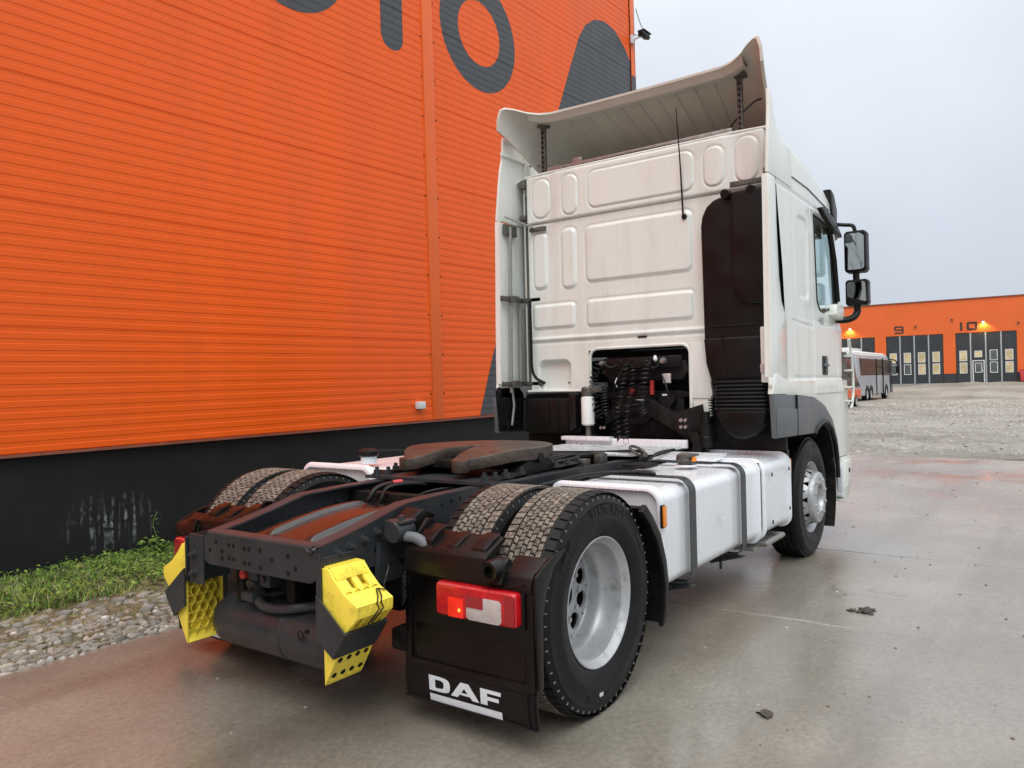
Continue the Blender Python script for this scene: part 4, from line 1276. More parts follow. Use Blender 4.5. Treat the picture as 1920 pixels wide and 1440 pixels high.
# ---- air tank, brackets and pipes at the rear
at = M()
at.lathe([(0, -.375), (.06, -.37), (.105, -.345), (.126, -.305), (.128, -.275), (.128, .45), (.126, .48), (.105, .52), (.06, .545), (0, .55)], 40, (-.60, 0, .345), 1)
at.lathe([(.1295, -.02), (.1305, -.018), (.1305, .018), (.1295, .02)], 40, (-.60, .0, .345), 1)
at.build('air_tank', chassis, T)
dv = M().lathe([(0, 0), (.016, 0), (.018, .012), (0, .014)], 12, (-.715, -.20, .40), 0)
dv.tube([(-.735+0*t, -.185+.018*math.cos(t), .395+.018*math.sin(t)) for t in np.linspace(0, 6.28, 16)[:-1]], .0028, 6, closed=True)
dv.build('drain_ring', chassis_dk, T)
vb = M()
vb.cyl((-.68, .20, .56), (-.68, .20, .67), .036, 18); vb.cyl((-.70, .20, .545), (-.66, .20, .565), .045, 14)
vb.box(-.71, -.63, .06, .14, .56, .65, bev=.014); vb.cyl((-.72, .10, .60), (-.70, .10, .60), .016, 6); vb.box(-.74, -.66, .15, .24, .49, .535, bev=.012)
vb.tube(spline([(-.70, .17, .50), (-.71, .10, .475), (-.70, .0, .475), (-.68, -.10, .49), (-.60, -.2, .50)], 6), .022, 10)
vb.build('brake_valve', chassis, T)
M().lathe([(.0, -.05), (.022, -.045), (.025, -.02), (.018, .0), (.024, .03), (0, .035)], 14, (-.66, .275, .60), 0).build('red_connector', red_part, T)
for y in (-.30, -.05, .33):
    M().box(-.68, -.55, y-.03, y+.03, .46, .66, bev=.01).build('tank_hanger', chassis_dk, T)
tv = M()
tv.lathe([(0, -.06), (.045, -.06), (.050, -.045), (.050, .035), (.044, .05), (0, .05)], 20, (-.43, -.51, .835), 0)
tv.box(-.48, -.38, -.56, -.46, .872, .885, bev=.004); tv.cyl((-.45, -.53, .88), (-.45, -.53, .905), .012, 8); tv.cyl((-.41, -.50, .88), (-.41, -.50, .90), .012, 8)
tv.box(-.42, -.36, -.47, -.395, .78, .86, bev=.01)
tv.build('leveling_valve', chassis, T)
M().tube(spline([(-.44, -.55, .815), (-.43, -.60, .81), (-.42, -.64, .785), (-.41, -.66, .735)], 6), .024, 12).build('exhaust_stub', fender_m, T)
M().prism([(-.40, .80), (-.24, .80), (-.22, .88), (-.30, .915), (-.40, .87)], 1, -.53, -.41, bev=.008).build('spring_bracket', wet_plastic, T)
M().prism([(-.50, .60), (-.30, .60), (-.34, .66), (-.48, .78)], 1, -.43, -.405).build('gusset', chassis, T, smooth=0)
cbx = M()
for k in range(6):
    z = .58+.02*k
    cbx.tube(spline([(-.50, -.60, z), (-.50, -.58, z-.04+rng.uniform(-.02, .02)), (-.43, -.54, z-.02), (-.35, -.48, z+.03)], 6), .006, 6)
cbx.tube(spline([(-.612, -.58, .645), (-.58, -.575, .70), (-.54, -.54, .715), (-.48, -.50, .69)], 8), .004, 6)
cbx.build('cable_loop', rubber_hose, T)
ub = M()
for sg in (-1, 1):
    ub.box(-.32, -.08, sg*.50-.09, sg*.50+.09, .30, .62, bev=.05); ub.box(.08, .34, sg*.5-.09, sg*.5+.09, .3, .62, bev=.05)
    ub.box(-.45, .6, sg*.5-.05, sg*.5+.05, .30, .40, bev=.02)
ub.box(.25, 1.6, -.30, .30, .40, .66, bev=.05); ub.cyl((.1, 0, .52), (2.6, 0, .62), .07, 14); ub.box(2.2, 4.6, -.38, .38, .38, .95, bev=.08)
ub.build('driveline', chassis_dk, T)

# ---- rear mudguards, flaps and lamps (both sides)
def mirror(m, sg):
    if sg > 0: m.v = [(x, -y, z) for x, y, z in m.v]
    return m
def mudguard(sg):
    m = M()
    YI, YE = -.560, -1.238
    lower = [(-.466, .668), (-.458, .655), (-.450, .30), (-.436, .255), (-.418, .262), (-.432, .305), (-.438, .65), (-.44, .668)]
    m.prism(lower, 1, YI, YE)
    # inner block: front face, shelf running in to the tyre
    m.prism([(-.470, .655), (-.474, .672), (-.456, .765), (-.440, .782), (-.385, .806), (-.325, .835), (-.30, .828), (-.36, .79), (-.42, .74), (-.44, .66)], 1, YI-.004, -1.005, bev=.005)
    # outer block sits lower
    m.prism([(-.470, .655), (-.474, .668), (-.460, .715), (-.445, .730), (-.39, .752), (-.345, .775), (-.33, .765), (-.40, .70), (-.44, .65)], 1, -1.085, YE+.004, bev=.008)
    m.prism([(-.474, .668), (-.462, .735), (-.40, .775), (-.39, .74), (-.43, .66)], 1, -1.0, -1.09, bev=.008)
    for a in ((YI-.004, YI-.030), (YE+.030, YE+.002)):
        m.box(-.464, -.445, a[1], a[0], .27, .655, bev=.005)
    m.box(-.464, -.445, YE+.02, YI-.02, .262, .298, bev=.005)
    m.prism(rrect((YI+YE)/2, .465, .290, .180, .05), 0, -.4535, -.4495)
    # cheek that wraps forward past the tyre shoulder
    m.prism([(-.466, .668), (-.458, .72), (-.40, .752), (-.33, .782), (-.235, .80), (-.245, .785), (-.33, .735), (-.385, .65), (-.415, .55), (-.42, .28), (-.45, .28)], 1, YE, YE-.014, bev=.003)
    m.prism([(-.466, .668), (-.450, .77), (-.40, .795), (-.31, .835), (-.35, .76), (-.40, .60), (-.42, .28), (-.45, .28)], 1, YI+.007, YI-.007, bev=.003)
    # folds and clips on the shelf in front of the tyre
    for y, w_, h_ in ((-.645, .09, .030), (-.80, .06, .010), (-.945, .08, .016)):
        m.prism([(-.43, .784), (-.37, .808), (-.315, .830+h_), (-.375, .812+h_), (-.425, .790+h_*.6)], 1, y-w_/2, y+w_/2, bev=.005)
    m.prism([(-.42, .785), (-.32, .83), (-.29, .875), (-.34, .885), (-.40, .83)], 1, -.572, -.592, bev=.006)
    if sg < 0:
        m.lathe([(.020, .005), (.024, -.030), (.040, -.034), (.046, -.012), (.047, .03), (.0, .03)], 20, (-.482, -1.062, .732), 0)
        m.lathe([(0, -.004), (.021, -.004), (.021, .0)], 6, (-.482, -1.062, .732), 0)
    m.prism([(-.50, .680), (-.47, .675), (-.44, .755), (-.465, .77)], 1, -1.112, -1.02, bev=.012)
    m.tube(spline([(-.468, -1.0, .735), (-.474, -1.015, .685), (-.474, -1.10, .668), (-.470, -1.2, .690)], 6), .007, 6)
    mirror(m, sg)
    o = m.build('mudguard', wet_plastic, T, smooth=40)
    f = M()
    path = [(-.446, .335), (-.450, .30), (-.458, .25), (-.457, .20), (-.452, .16), (-.446, .122)]
    for (xa, za), (xb, zb) in zip(path[:-1], path[1:]):
        f.prism([(xa, za), (xb, zb), (xb+.010, zb), (xa+.010, za)], 1, -.545, -1.242)
    for y in (-1.200, -1.228):
        f.tube([(-.458, y, .31), (-.468, y, .25), (-.462, y, .17), (-.455, y, .125)], .0035, 6)
    f.tube([(-.458, -.545, .125), (-.452, -1.240, .122)], .0045, 6)
    mirror(f, sg)
    fo = f.build('mud_flap', black_plastic, T, smooth=20)
    l = M().box(-.510, -.450, -1.186, -.772, .522, .660, bev=.022, seg=3)
    mirror(l, sg)
    lo = l.build('tail_light', red_lens, T)
    q = M().prism(rrect(-1.030, .575, .088, .048, .020), 0, -.5135, -.50, bev=.003); mirror(q, sg); q.build('reversing_lens', clear_lens, lo)
    q = M().prism([(-.942, .625), (-.942, .578), (-1.030, .578), (-1.030, .625)], 0, -.5155, -.51); mirror(q, sg); q.build('red_insert', dkred_lens, lo)
    q = M().prism(rrect(-.885, .566, .040, .040, .006), 0, -.5120, -.50, bev=.002); mirror(q, sg); q.build('lit_lens', lit_lens, lo)
    q = M().lathe([(0, -.004), (.008, 0), (0, .002)], 12, (-.5125, -.905, .558), 0); mirror(q, sg); q.build('bulb', bulb_m, lo)
    q = M().prism([(-1.132, .652), (-1.180, .645), (-1.180, .535), (-1.132, .530)], 0, -.5112, -.505); mirror(q, sg); q.build('side_lens', dkred_lens, lo)
    q = M().box(-.470, -.4535, -1.200, -.758, .508, .672, bev=.006); mirror(q, sg); q.build('lamp_bezel', black_plastic, lo)
    return o, fo
DAF = []
def daf_letters(m, x0, z0, h, w, put):
    """bold wide letters D A F in unit space, put(u, v) maps to points"""
    def poly(outer, inner=None):
        if inner is None:
            m.add([put(*p) for p in outer], [tuple(range(len(outer)))])
        else:
            n = len(outer)
            m.add([put(*p) for p in outer]+[put(*p) for p in inner], [(i, (i+1) % n, n+(i+1) % n, n+i) for i in range(n)])
    D_o = [(0, 0), (.16, 0), (.24, .03), (.295, .12), (.315, .30), (.32, .5), (.315, .70), (.295, .88), (.24, .97), (.16, 1), (0, 1)]
    D_i = [(.095, .23), (.15, .23), (.19, .25), (.215, .31), (.222, .40), (.224, .5), (.222, .60), (.215, .69), (.19, .75), (.15, .77), (.095, .77)]
    poly(D_o, D_i)
    A = [(.325, 0), (.425, 0), (.515, .70), (.475, 1)]
    poly([(.325, 0), (.425, 0), (.545, .76), (.59, 1), (.475, 1)])
    poly([(.59, 1), (.51, .80), (.545, .55), (.64, 0), (.735, 0)])
    poly([(.425, .20), (.615, .20), (.60, .36), (.46, .36)])
    poly([(.755, 0), (.85, 0), (.85, 1), (.755, 1)])
    poly([(.85, .76), (1.04, .76), (1.04, 1), (.85, 1)])
    poly([(.85, .33), (1.01, .33), (1.01, .57), (.85, .57)])
for sg in (-1, 1):
    o, fo = mudguard(sg)
    def put(u, v, sg=sg):
        y = -.684-u*.370 if sg < 0 else 1.069-u*.370
        z = .172+v*.066
        return (lerp([(.122, -.446), (.16, -.452), (.20, -.457), (.25, -.458), (.30, -.450)], z)-.0025, y, z)
    lm = M(); daf_letters(lm, 0, 0, 1, 1, put)
    lm.build('flap_lettering', sticker, fo, smooth=0, fix=False)
    bm_ = M(); n = 1
    bm_.add([put(a, b) for a, b in ((0, -.70), (1.04, -.70), (1.04, -.22), (0, -.22))], [(0, 1, 2, 3)])
    bm_.build('flap_bar', sticker, fo, smooth=0, fix=False)
    # guard in front of the rear wheels
    gdp = [(.475, .872), (.555, .800), (.638, .700), (.697, .56), (.717, .45), (.704, .35), (.676, .265)]
    gi = [(x-.014, z-.010) for x, z in gdp][::-1]
    m = M().prism(gdp+gi, 1, -.66, -1.262)
    m.prism([(x+.010, z+.006) for x, z in gdp]+[(x-.030, z-.024) for x, z in gdp][::-1], 1, -1.245, -1.272, bev=.003)
    mirror(m, sg).build('wheel_guard', black_plastic, T, smooth=30)

# ---- chock carriers on the frame ends
CO = {-1: 0.0, 1: .140}          # the left carrier sits further out
for sg in (-1, 1):
    m = M(); k_ = CO[sg]
    m.box(-.822, -.60, -.421-k_, -.410-k_, .555, .775, bev=.003)
    if sg < 0: m.box(-.826, -.8165, -.429, -.402, .44, .792, bev=.002)
    else: m.box(-.826, -.8165, -.512, -.402, .560, .795, bev=.002); m.box(-.822, -.61, -.520, -.510, .555, .79)
    carr = [(-.410, .625), (-.429, .611), (-.583, .488), (-.507, .380), (-.440, .425), (-.410, .44)]
    carr = [(y-k_, z) for y, z in carr]
    for xa in (-.836, -.606):
        m.prism(carr, 0, xa, xa+.008)
    m.prism([(-.583-k_, .490), (-.507-k_, .378), (-.498-k_, .384), (-.573-k_, .496)], 0, -.828, -.606)
    cr_o = mirror(m, sg).build('chock_carrier', chassis, T, smooth=0)
    if sg > 0:
        for z in (.61, .70): link('bolt', bolt, cr_o, (-.826, .475, z), (0, 0, R(-90)))

# ---- fuel tank (right) and white tank (left)
def rounded_tank(x0, x1, y0, y1, z0, z1, r_, rb_):
    m = M().prism(rrect((y0+y1)/2, (z0+z1)/2, (y1-y0)/2, (z1-z0)/2, r_, 10), 0, x0+rb_, x1-rb_)
    pr = rrect((y0+y1)/2, (z0+z1)/2, (y1-y0)/2, (z1-z0)/2, r_, 10)
    m = M(); n = len(pr)
    st_ = []
    for xx, ins in ((x0+.010, rb_*.95), (x0, rb_*1.6), (x0+.0, rb_*.99)): pass
    rings = []
    for t in range(7):
        a = math.pi/2*t/6
        rings.append((x0+rb_*(1-math.sin(a)), rb_*(1-math.cos(a))))
    rings = rings+[(x1-(x-x0), i) for x, i in rings[::-1]]
    v = []
    for x, ins in rings:
        cy_, cz_ = (y0+y1)/2, (z0+z1)/2
        fy = ((y1-y0)/2-ins)/((y1-y0)/2); fz = ((z1-z0)/2-ins)/((z1-z0)/2)
        v += [(x, cy_+(p[0]-cy_)*fy, cz_+(p[1]-cz_)*fz) for p in pr]
    f = []
    for k in range(len(rings)-1):
        f += [(k*n+i, k*n+(i+1) % n, (k+1)*n+(i+1) % n, (k+1)*n+i) for i in range(n)]
    f += [tuple(range(n)), tuple((len(rings)-1)*n+i for i in range(n))]
    m.add(v, f)
    return m
ft = rounded_tank(.775, 2.415, -1.222, -.52, .338, .928, .080, .028).build('fuel_tank', tank_paint, T, smooth=40)
def strap(x, w_=.043, y0=-1.222, y1=-.52, z0=.338, z1=.928, r_=.080, t=.006):
    pr = rrect((y0+y1)/2, (z0+z1)/2, (y1-y0)/2+t, (z1-z0)/2+t, r_+t, 10)
    pi_ = rrect((y0+y1)/2, (z0+z1)/2, (y1-y0)/2+.001, (z1-z0)/2+.001, r_, 10)
    n = len(pr)
    v = [(x-w_, p[0], p[1]) for p in pr]+[(x+w_, p[0], p[1]) for p in pr]+[(x-w_, p[0], p[1]) for p in pi_]+[(x+w_, p[0], p[1]) for p in pi_]
    f = []
    for i in range(n):
        j = (i+1) % n
        f += [(i, j, n+j, n+i), (i, 2*n+i, 2*n+j, j), (n+i, n+j, 3*n+j, 3*n+i)]
    m = M(); m.add(v, f)
    m.box(x-.04, x+.04, -1.10, -1.02, .285, .338, bev=.008)
    m.cyl((x, -1.06, .225), (x, -1.06, .295), .010, 8); m.prism([(-1.225, .325), (-1.00, .262), (-.98, .315), (-1.02, .338)], 0, x-.03, x+.03)
    return m.build('tank_strap', fender_m if False else chassis, ft, smooth=40)
strap(1.175); strap(2.03)
cp = M().lathe([(0, .085), (.030, .083), (.055, .072), (.062, .05), (.062, .03), (.05, .02), (.05, -.01)], 24, (1.86, -.90, .925), 2)
cp.box(1.80, 1.93, -.97, -.86, .985, 1.0, bev=.006)
cp.build('filler_cap', steel_dk, ft)
M().lathe([(0, .0), (.075, .0), (.078, -.01)], 24, (1.86, -.90, .9305), 2).build('filler_neck', tank_paint, ft)
M().box(1.815, 1.845, -.985, -.96, .955, .985, bev=.004).build('cap_label', amber, ft)
M().box(1.50, 1.70, -.78, -.62, .928, .955, bev=.01).build('tank_sender', chassis_dk, ft)
em = M()
def pute(u, v): return (1.60+u*.105, -1.2235, .640+v*.038)
daf_letters(em, 0, 0, 1, 1, pute)
em.box(1.60, 1.71, -1.2240, -1.222, .626, .632)
em.build('embossed_lettering', tank_paint, ft, smooth=0, fix=False)
M().tube(spline([(.70, -.50, .90), (1.0, -.62, .935), (1.17, -.80, .945), (1.175, -1.0, .942)], 8), .012, 6).build('tank_cable', rubber_hose, T)
M().tube(spline([(1.7, -.7, .955), (1.95, -.62, .96), (2.2, -.55, .97), (2.6, -.5, .96)], 8), .010, 6).build('tank_cable', rubber_hose, T)
bb = rounded_tank(2.455, 3.125, -1.232, -.50, .345, .925, .090, .022)
bb = bb.build('battery_cover', tank_paint, T, smooth=40)
M().prism([(2.20, .905), (2.20, .930), (2.44, .945), (2.50, .955), (2.50, .930)], 1, -.95, -.50, bev=.004).build('cover_edge', tank_paint, bb)
for x, z in ((2.62, .80), (2.62, .46), (3.05, .80), (3.05, .50)):
    M().lathe([(0, -.001), (.012, -.001), (.014, -.003), (.017, 0)], 12, (x, -1.2325, z), 1).build('screw', chassis_dk, bb)
M().box(2.425, 2.447, -1.20, -.55, .40, .90).build('gap_panel', chassis_dk, bb, smooth=0)
stp = M().tube([(2.50, -1.0, .318), (2.50, -1.21, .318), (2.92, -1.21, .318), (2.92, -1.0, .318)], .020, 10); stp.box(2.42, 2.95, -1.16, -.8, .275, .31, bev=.01)
stp.build('entry_step', steel, T)
mk_ = M().box(.745, .785, -1.236, -1.222, .715, .835, bev=.004); mk_.build('marker_housing', black_plastic, T)
M().box(.748, .782, -1.246, -1.235, .722, .830, bev=.004).build('side_marker', amber, T)
mk_ = M().box(3.20, 3.26, -1.18, -1.05, .70, .93, bev=.01); mk_.build('marker_housing', black_plastic, T)
M().box(3.21, 3.25, -1.197, -1.175, .74, .86, bev=.006).build('side_marker', amber, T)
lt = rounded_tank(.42, 2.2, .54, 1.222, .385, 1.0, .085, .03)
lt = lt.build('left_tank', tank_paint, T, smooth=40)
cpm = M().lathe([(.052, -.01), (.052, .035)], 24, (.62, .78, 1.0), 2, 1)
cpm.lathe([(0, .085), (.045, .083), (.066, .070), (.066, .042), (.06, .035), (.052, .035)], 24, (.62, .78, 1.0), 2, 0)
cpm.tube(spline([(.68, .75, 1.07), (.85, .62, 1.06), (1.0, .5, 1.03)], 5), .006, 6)
cpm.build('filler_cap', [black_plastic, sticker], lt)

# ================================================================== CAB
XW = 3.0      # rear wall plane
panels = [  # yc, zc, hy, hz, r, depth
    (.926, 3.200, .090, .172, .085), (.614, 3.190, .074, .172, .07), (-.065, 3.195, .485, .155, .07), (-.724, 3.192, .078, .152, .07), (-.985, 3.203, .085, .170, .08),
    (.950, 2.628, .080, .265, .06), (.640, 2.620, .080, .275, .06), (-.030, 2.632, .500, .252, .06), (.815, 2.110, .232, .115, .04), (-.030, 2.110, .500, .120, .04)]
def wall_emb(y, z):
    h = 0
    for (cy, cz, hy, hz, r_) in panels:
        d = sd_rr(y, z, cy, cz, hy, hz, r_)
        if cz > 3:
            h += .008*(1-sst(-.004, .006, d)) - .007*math.exp(-((d-.010)/.008)**2)
        else:
            h += .017*(1-sst(-.026, -.004, d)) - .005*math.exp(-((d-.006)/.008)**2)
    # seam below the upper row and fold above the opening
    h += .010*sst(2.965, 3.0, z)-.016*math.exp(-((z-2.972)/.010)**2)
    h += .014*math.exp(-((z-1.905)/.016)**2)-.010*math.exp(-((z-1.872)/.012)**2)
    # vertical swage between corner bay and main field
    for yc in (.79, -.845):
        h += .012*sst(yc-.05, yc+.05, y*1.0)*(1 if yc < 0 else -1)*(1 if z > 2.97 else .6)
    # arched recess low on the left
    d = sd_rr(y, z, .825, 1.565, .180, .150, .075)
    h -= .060*(1-sst(-.030, .0, d))
    return h
def op_sd(y, z):   # > 0 is sheet metal
    d1 = sd_rr(y, z, -.018, 1.50, .462, .290, .075)     # opening for the engine
    return d1
def low_edge(y):
    if y > .47: return 1.425+.008*(y > .9)
    if y > -.48: return 1.70
    return 1.36
ys = list(np.arange(-1.145, 1.1201, .0072)); zs = list(np.arange(1.345, 3.435, .0072))
rb_w = M()
def wpt(y, z):
    # soft curl at both edges and at the top
    x = XW-wall_emb(y, z)
    ed = min(y+1.145, 1.12-y)
    x += .05*(1-sst(0, .055, ed))**2 + .03*(1-sst(0, .03, 3.435-z))
    tz = z
    d = op_sd(y, z)
    yy = y
    if abs(d) < .0053 and z > 1.42:      # snap to the outline of the opening
        e_ = 1e-4
        gy_, gz_ = (op_sd(y+e_, z)-d)/e_, (op_sd(y, z+e_)-d)/e_
        yy -= gy_*d; tz -= gz_*d
    return (x, yy, tz)
def wkeep(y, z):
    if op_sd(y, z) < 0: return False
    if y > 0 and z < 1.425: return False
    if y < -.480 and y > -.655 and z < 1.36: return False
    if y <= -.655 and z < 1.80: return False
    if -.48 <= y <= .46 and z < 1.78: return False
    return True
rb_w.grid(ys, zs, wpt, keep=wkeep)
rw = rb_w.build('rear_wall', white, T, smooth=180, fix=False)
M().tube([(XW-.020, 1.10, 2.971), (XW-.021, .2, 2.971), (XW-.021, -1.12, 2.971)], .0025, 5).build('seam_sealer', steel_dk, rw)
# flanged lips of the opening and the lower edge
lip = [(XW-.006, .449, 1.425)] + [(XW-.006, p[0], p[1]) for p in rrect(-.018, 1.50, .467, .290, .075, 6)[:14][::-1]][::1]
o_ = rrect(-.018, 1.50, .466, .292, .077, 8)
arc = sorted([p for p in o_ if p[1] > 1.5], key=lambda p: -p[0])
arc = [(.448, 1.42)]+[p for p in o_[:9]][::1]+[p for p in o_[9:18]]+[(-.484, 1.20)]
M().tube([(XW-.004, y, z) for y, z in arc], .014, 8).build('opening_lip', white, rw)
M().tube([(XW-.002, 1.12, 1.428), (XW-.004, .448, 1.425)], .012, 8).build('lower_lip', white, rw)
M().tube([(XW+.01, 1.115, 3.425), (XW+.005, .9, 3.432), (XW+.005, -.9, 3.432), (XW+.01, -1.14, 3.425)], .012, 8).build('top_lip', white, rw)
pin = M()
pin.prism([(-.484, 1.80), (-.480, 1.36), (-.505, 1.345), (-.65, 1.345), (-.668, 1.38), (-.640, 1.55), (-.605, 1.66), (-.590, 1.80)], 0, XW-.012, XW+.05, bev=.006)
pin.prism([(-.497, 1.345), (-.505, 1.20), (-.53, 1.165), (-.61, 1.165), (-.625, 1.20), (-.625, 1.345)], 0, XW-.002, XW+.06, bev=.005)
pin.prism([(-.495, 1.255), (-.455, 1.262), (-.462, 1.235), (-.49, 1.20)], 0, XW, XW+.02)
for i in range(7):
    pin.box(XW+.0, XW+.04, -.648, -.62, 1.335-.022*i, 1.345-.022*i)
pin.build('wall_leg', white, rw, smooth=40)
M().cyl((XW-.004, -.565, 1.215), (XW-.016, -.565, 1.215), .014, 8).build('bolt', steel, rw)
M().cyl((XW-.004, -.66, 2.86), (XW-.012, -.66, 2.86), .012, 10).build('grommet', black_plastic, rw)
M().box(XW-.012, XW, -.10, -.02, 1.866, 1.878).build('latch_mark', black_plastic, rw, smooth=0)
M().cyl((XW+.045, .70, 1.50), (XW+.035, .70, 1.50), .008, 8).build('drain_hole', black_plastic, rw)
# antenna
an = M().tube([(XW-.05, -.470, 2.835), (XW-.06, -.462, 3.20), (XW-.10, -.452, 3.70)], [.008, .0065, .003], 6)
an.lathe([(0, -.045), (.018, -.04), (.030, -.01), (.030, .0)], 14, (XW, -.470, 2.825), 0)
an.build('antenna', black_plastic, T)

# cab shell: floor, left side, roof, front
cabx = [3.0, 3.3, 3.8, 4.2, 4.5, 4.75, 4.95, 5.10]
def roof_z(x): return side_top(x)+lerp([(3.0, .06), (3.6, .12), (4.3, .12), (4.7, .06), (5.1, .02)], x)
def side_top(x): return lerp([(3.0, 3.40), (3.2, 3.385), (3.8, 3.325), (4.3, 3.25), (4.5, 3.18), (4.65, 3.08), (4.8, 2.98), (5.10, 2.93)], x)
def side_w(x): return lerp([(3.0, 1.232), (4.6, 1.232), (4.85, 1.229), (4.97, 1.212), (5.05, 1.18), (5.10, 1.13), (5.13, 1.07)], x)
def sec_pts(x):
    w_ = side_w(x); rz = roof_z(x); st_ = side_top(x)
    zb = min(3.0, st_-.10); k_ = rz-st_
    zm = zb+(st_-zb)*.72
    pts = [(-w_, zb), (-w_+.004, zm), (-w_+.012, st_-.035), (-w_+.035, st_-.008), (-w_+.075, st_+.008), (-w_+.20, st_+.4*k_), (-w_+.40, st_+.75*k_), (0, rz)]
    return pts+[(-y, z) for y, z in pts[:-1][::-1]]
rm = M()
xs_ = sorted(set(cabx+list(np.linspace(3.0, 5.10, 30))))
secs = [sec_pts(x) for x in xs_]
n = len(secs[0])
rm.add([(x, y, z) for x, s_ in zip(xs_, secs) for y, z in s_], [(i*n+j, i*n+j+1, (i+1)*n+j+1, (i+1)*n+j) for i in range(len(xs_)-1) for j in range(n-1)])
rf = rm.build('roof', white, T, smooth=50)
M().tube([(x, -side_w(x)-.001, lerp([(3.0, 3.09), (3.8, 3.09), (4.55, 3.03)], x)) for x in xs_ if x < 4.55], .005, 6).build('roof_seam', steel_dk, rf)

def cab_side(sg):
    """outer skin of the cab side with door joints pressed in and the window cut out"""
    win_poly = [(3.955, 2.90), (4.60, 2.875), (4.79, 2.60), (4.845, 2.215), (4.52, 2.13), (4.235, 2.075), (4.10, 2.09), (4.01, 2.16)]
    def inwin(x, z):
        c_ = False; k = len(win_poly)
        for i in range(k):
            (xa, za), (xb, zb) = win_poly[i], win_poly[(i+1) % k]
            if (za > z) != (zb > z) and x < (xb-xa)*(z-za)/(zb-za)+xa: c_ = not c_
        return c_
    def seam(x, z):
        h = 0
        def g(d, w_=.007): return -.009*math.exp(-(d/w_)**2)
        if 1.50 < z < 2.95: h += g(x-lerp([(1.5, 3.86), (2.0, 3.87), (2.95, 3.84)], z))     # rear edge of the door
        if 1.50 < z < 1.93: h += g(x-3.27)
        if 3.24 < x < 4.98: h += g(z-1.497)
        if 3.24 < x < 3.87: h += g(z-lerp([(3.2, 1.945), (3.9, 1.925)], x))
        h += .010*sst(1.99, 1.94, z)*sst(3.2, 3.4, x)*(.3 if x < 3.86 else 1)
        if 2.0 < z < 2.93: h += g(x-3.30, .009)*.7
        d = sd_rr(x, z, 3.60, 2.48, .16, .34, .08)
        h -= .012*(1-sst(-.022, .006, d))
        h += g(z-2.965, .010)
        return h
    m = M()
    xs2 = list(np.concatenate([np.arange(2.90, 4.0, .0125), np.arange(4.0, 4.7, .02), np.arange(4.7, 5.131, .0105)])); zs2 = list(np.arange(1.36, 3.0201, .0122))
    def fr_(z): return lerp([(1.36, 3.0), (1.985, 3.05), (2.33, 3.015), (2.62, 2.960), (2.90, 2.905), (3.02, 2.89)], z)
    def pt(x, z):
        xx = x if x > 3.3 else fr_(z)+(x-2.90)/(.40)*(3.3-fr_(z))
        # raked A-pillar / front corner
        xf = xx-max(0, z-2.0)*.17*sst(4.2, 5.06, xx)
        return (xf, sg*(side_w(x)+seam(xx, z)+.012*sst(1.50, 1.42, z)), z)
    m.grid(xs2, zs2, pt, keep=lambda x, z: not inwin(x, z) and not (x > 5.055 and 2.03 < z < 2.90))
    return m.build('cab_side', white, T, smooth=180, fix=False), win_poly
sides = {}
for sg in (-1, 1):
    cs_, wp_ = cab_side(sg)
    sides[sg] = cs_
    gl_ = M().prism([(x-max(0, z-2.0)*.17*sst(4.2, 5.06, x), z) for x, z in [(3.93, 2.92), (4.62, 2.90), (4.82, 2.60), (4.87, 2.20), (4.52, 2.10), (4.23, 2.05), (4.08, 2.07), (3.99, 2.15)]], 1, sg*1.205, sg*1.209)
    gl_.build('side_window', cab_glass, cs_, smooth=0)
    wf = M()
    wpp = [(x-max(0, z-2.0)*.17*sst(4.2, 5.06, x), sg*(side_w(x)-.004), z) for x, z in wp_]
    wf.tube(wpp, .013, 6, closed=True)
    wf.tube([wpp[1], wpp[2], wpp[3]], .026, 8)
    wf.build('window_seal', black_plastic, cs_)
# door handle, badge, lower sill on the right side
s1 = sides[-1]
M().prism(rrect(4.20, 1.60, .095, .085, .025), 1, -1.246, -1.225, bev=.004).build('door_handle', black_plastic, s1)
hd = M().box(4.12, 4.29, -1.262, -1.245, 1.59, 1.615, bev=.006); hd.box(4.19, 4.215, -1.256, -1.245, 1.53, 1.67, bev=.004)
hd.build('handle_grip', fender_m, s1)
v, f = flat_text('460', .085, sx=1.3)
bd = M(); bd.add([(4.12+a, -1.2425, 1.99+b_2) for a, b_2 in v], f); bd.build('power_badge', fender_m, s1, smooth=0, fix=False)
v, f = flat_text('XF', .13, sx=1.2)
bd = M(); bd.add([(4.86+a, -1.212, 1.64+b_2) for a, b_2 in v], f); bd.build('model_badge', fender_m, s1, smooth=0, fix=False)
v, f = flat_text('DAF', .05, sx=1.2)
bd = M(); bd.add([(4.86+a, -1.214, 1.545+b_2) for a, b_2 in v], f); bd.build('model_badge', fender_m, s1, smooth=0, fix=False)
# front end
fr = M()
fr.grid(list(np.linspace(-1.07, 1.07, 30)), list(np.linspace(.95, 2.02, 14)), lambda y, z: (5.13+.08*(1-(y/1.08)**2), y, z))
for y in (-1.04, 1.04):
    fr.prism([(5.08, 2.0), (5.13, 2.0), (4.96, 2.98), (4.92, 2.98)], 1, y*1.10-.014, y*1.10+.014)
fr.grid(list(np.linspace(-1.06, 1.06, 30)), list(np.linspace(2.86, 3.02, 4)), lambda y, z: (5.12+.08*(1-(y/1.08)**2)-.17*(z-2.0), y, z))
fr.build('cab_front', white, T, smooth=60)
M().grid(list(np.linspace(-1.11, 1.11, 24)), list(np.linspace(2.0, 2.9, 8)), lambda y, z: (5.11+.08*(1-(y/1.11)**2)-.17*(z-2.0), y, z)).build('windscreen', cab_glass, T, smooth=60)
M().box(3.05, 5.0, -1.18, 1.18, 1.36, 1.40).build('cab_floor', chassis_dk, T, smooth=0)
M().box(3.06, 3.08, -1.12, 1.10, 1.85, 3.40).build('inner_lining', seat_m, T, smooth=0)
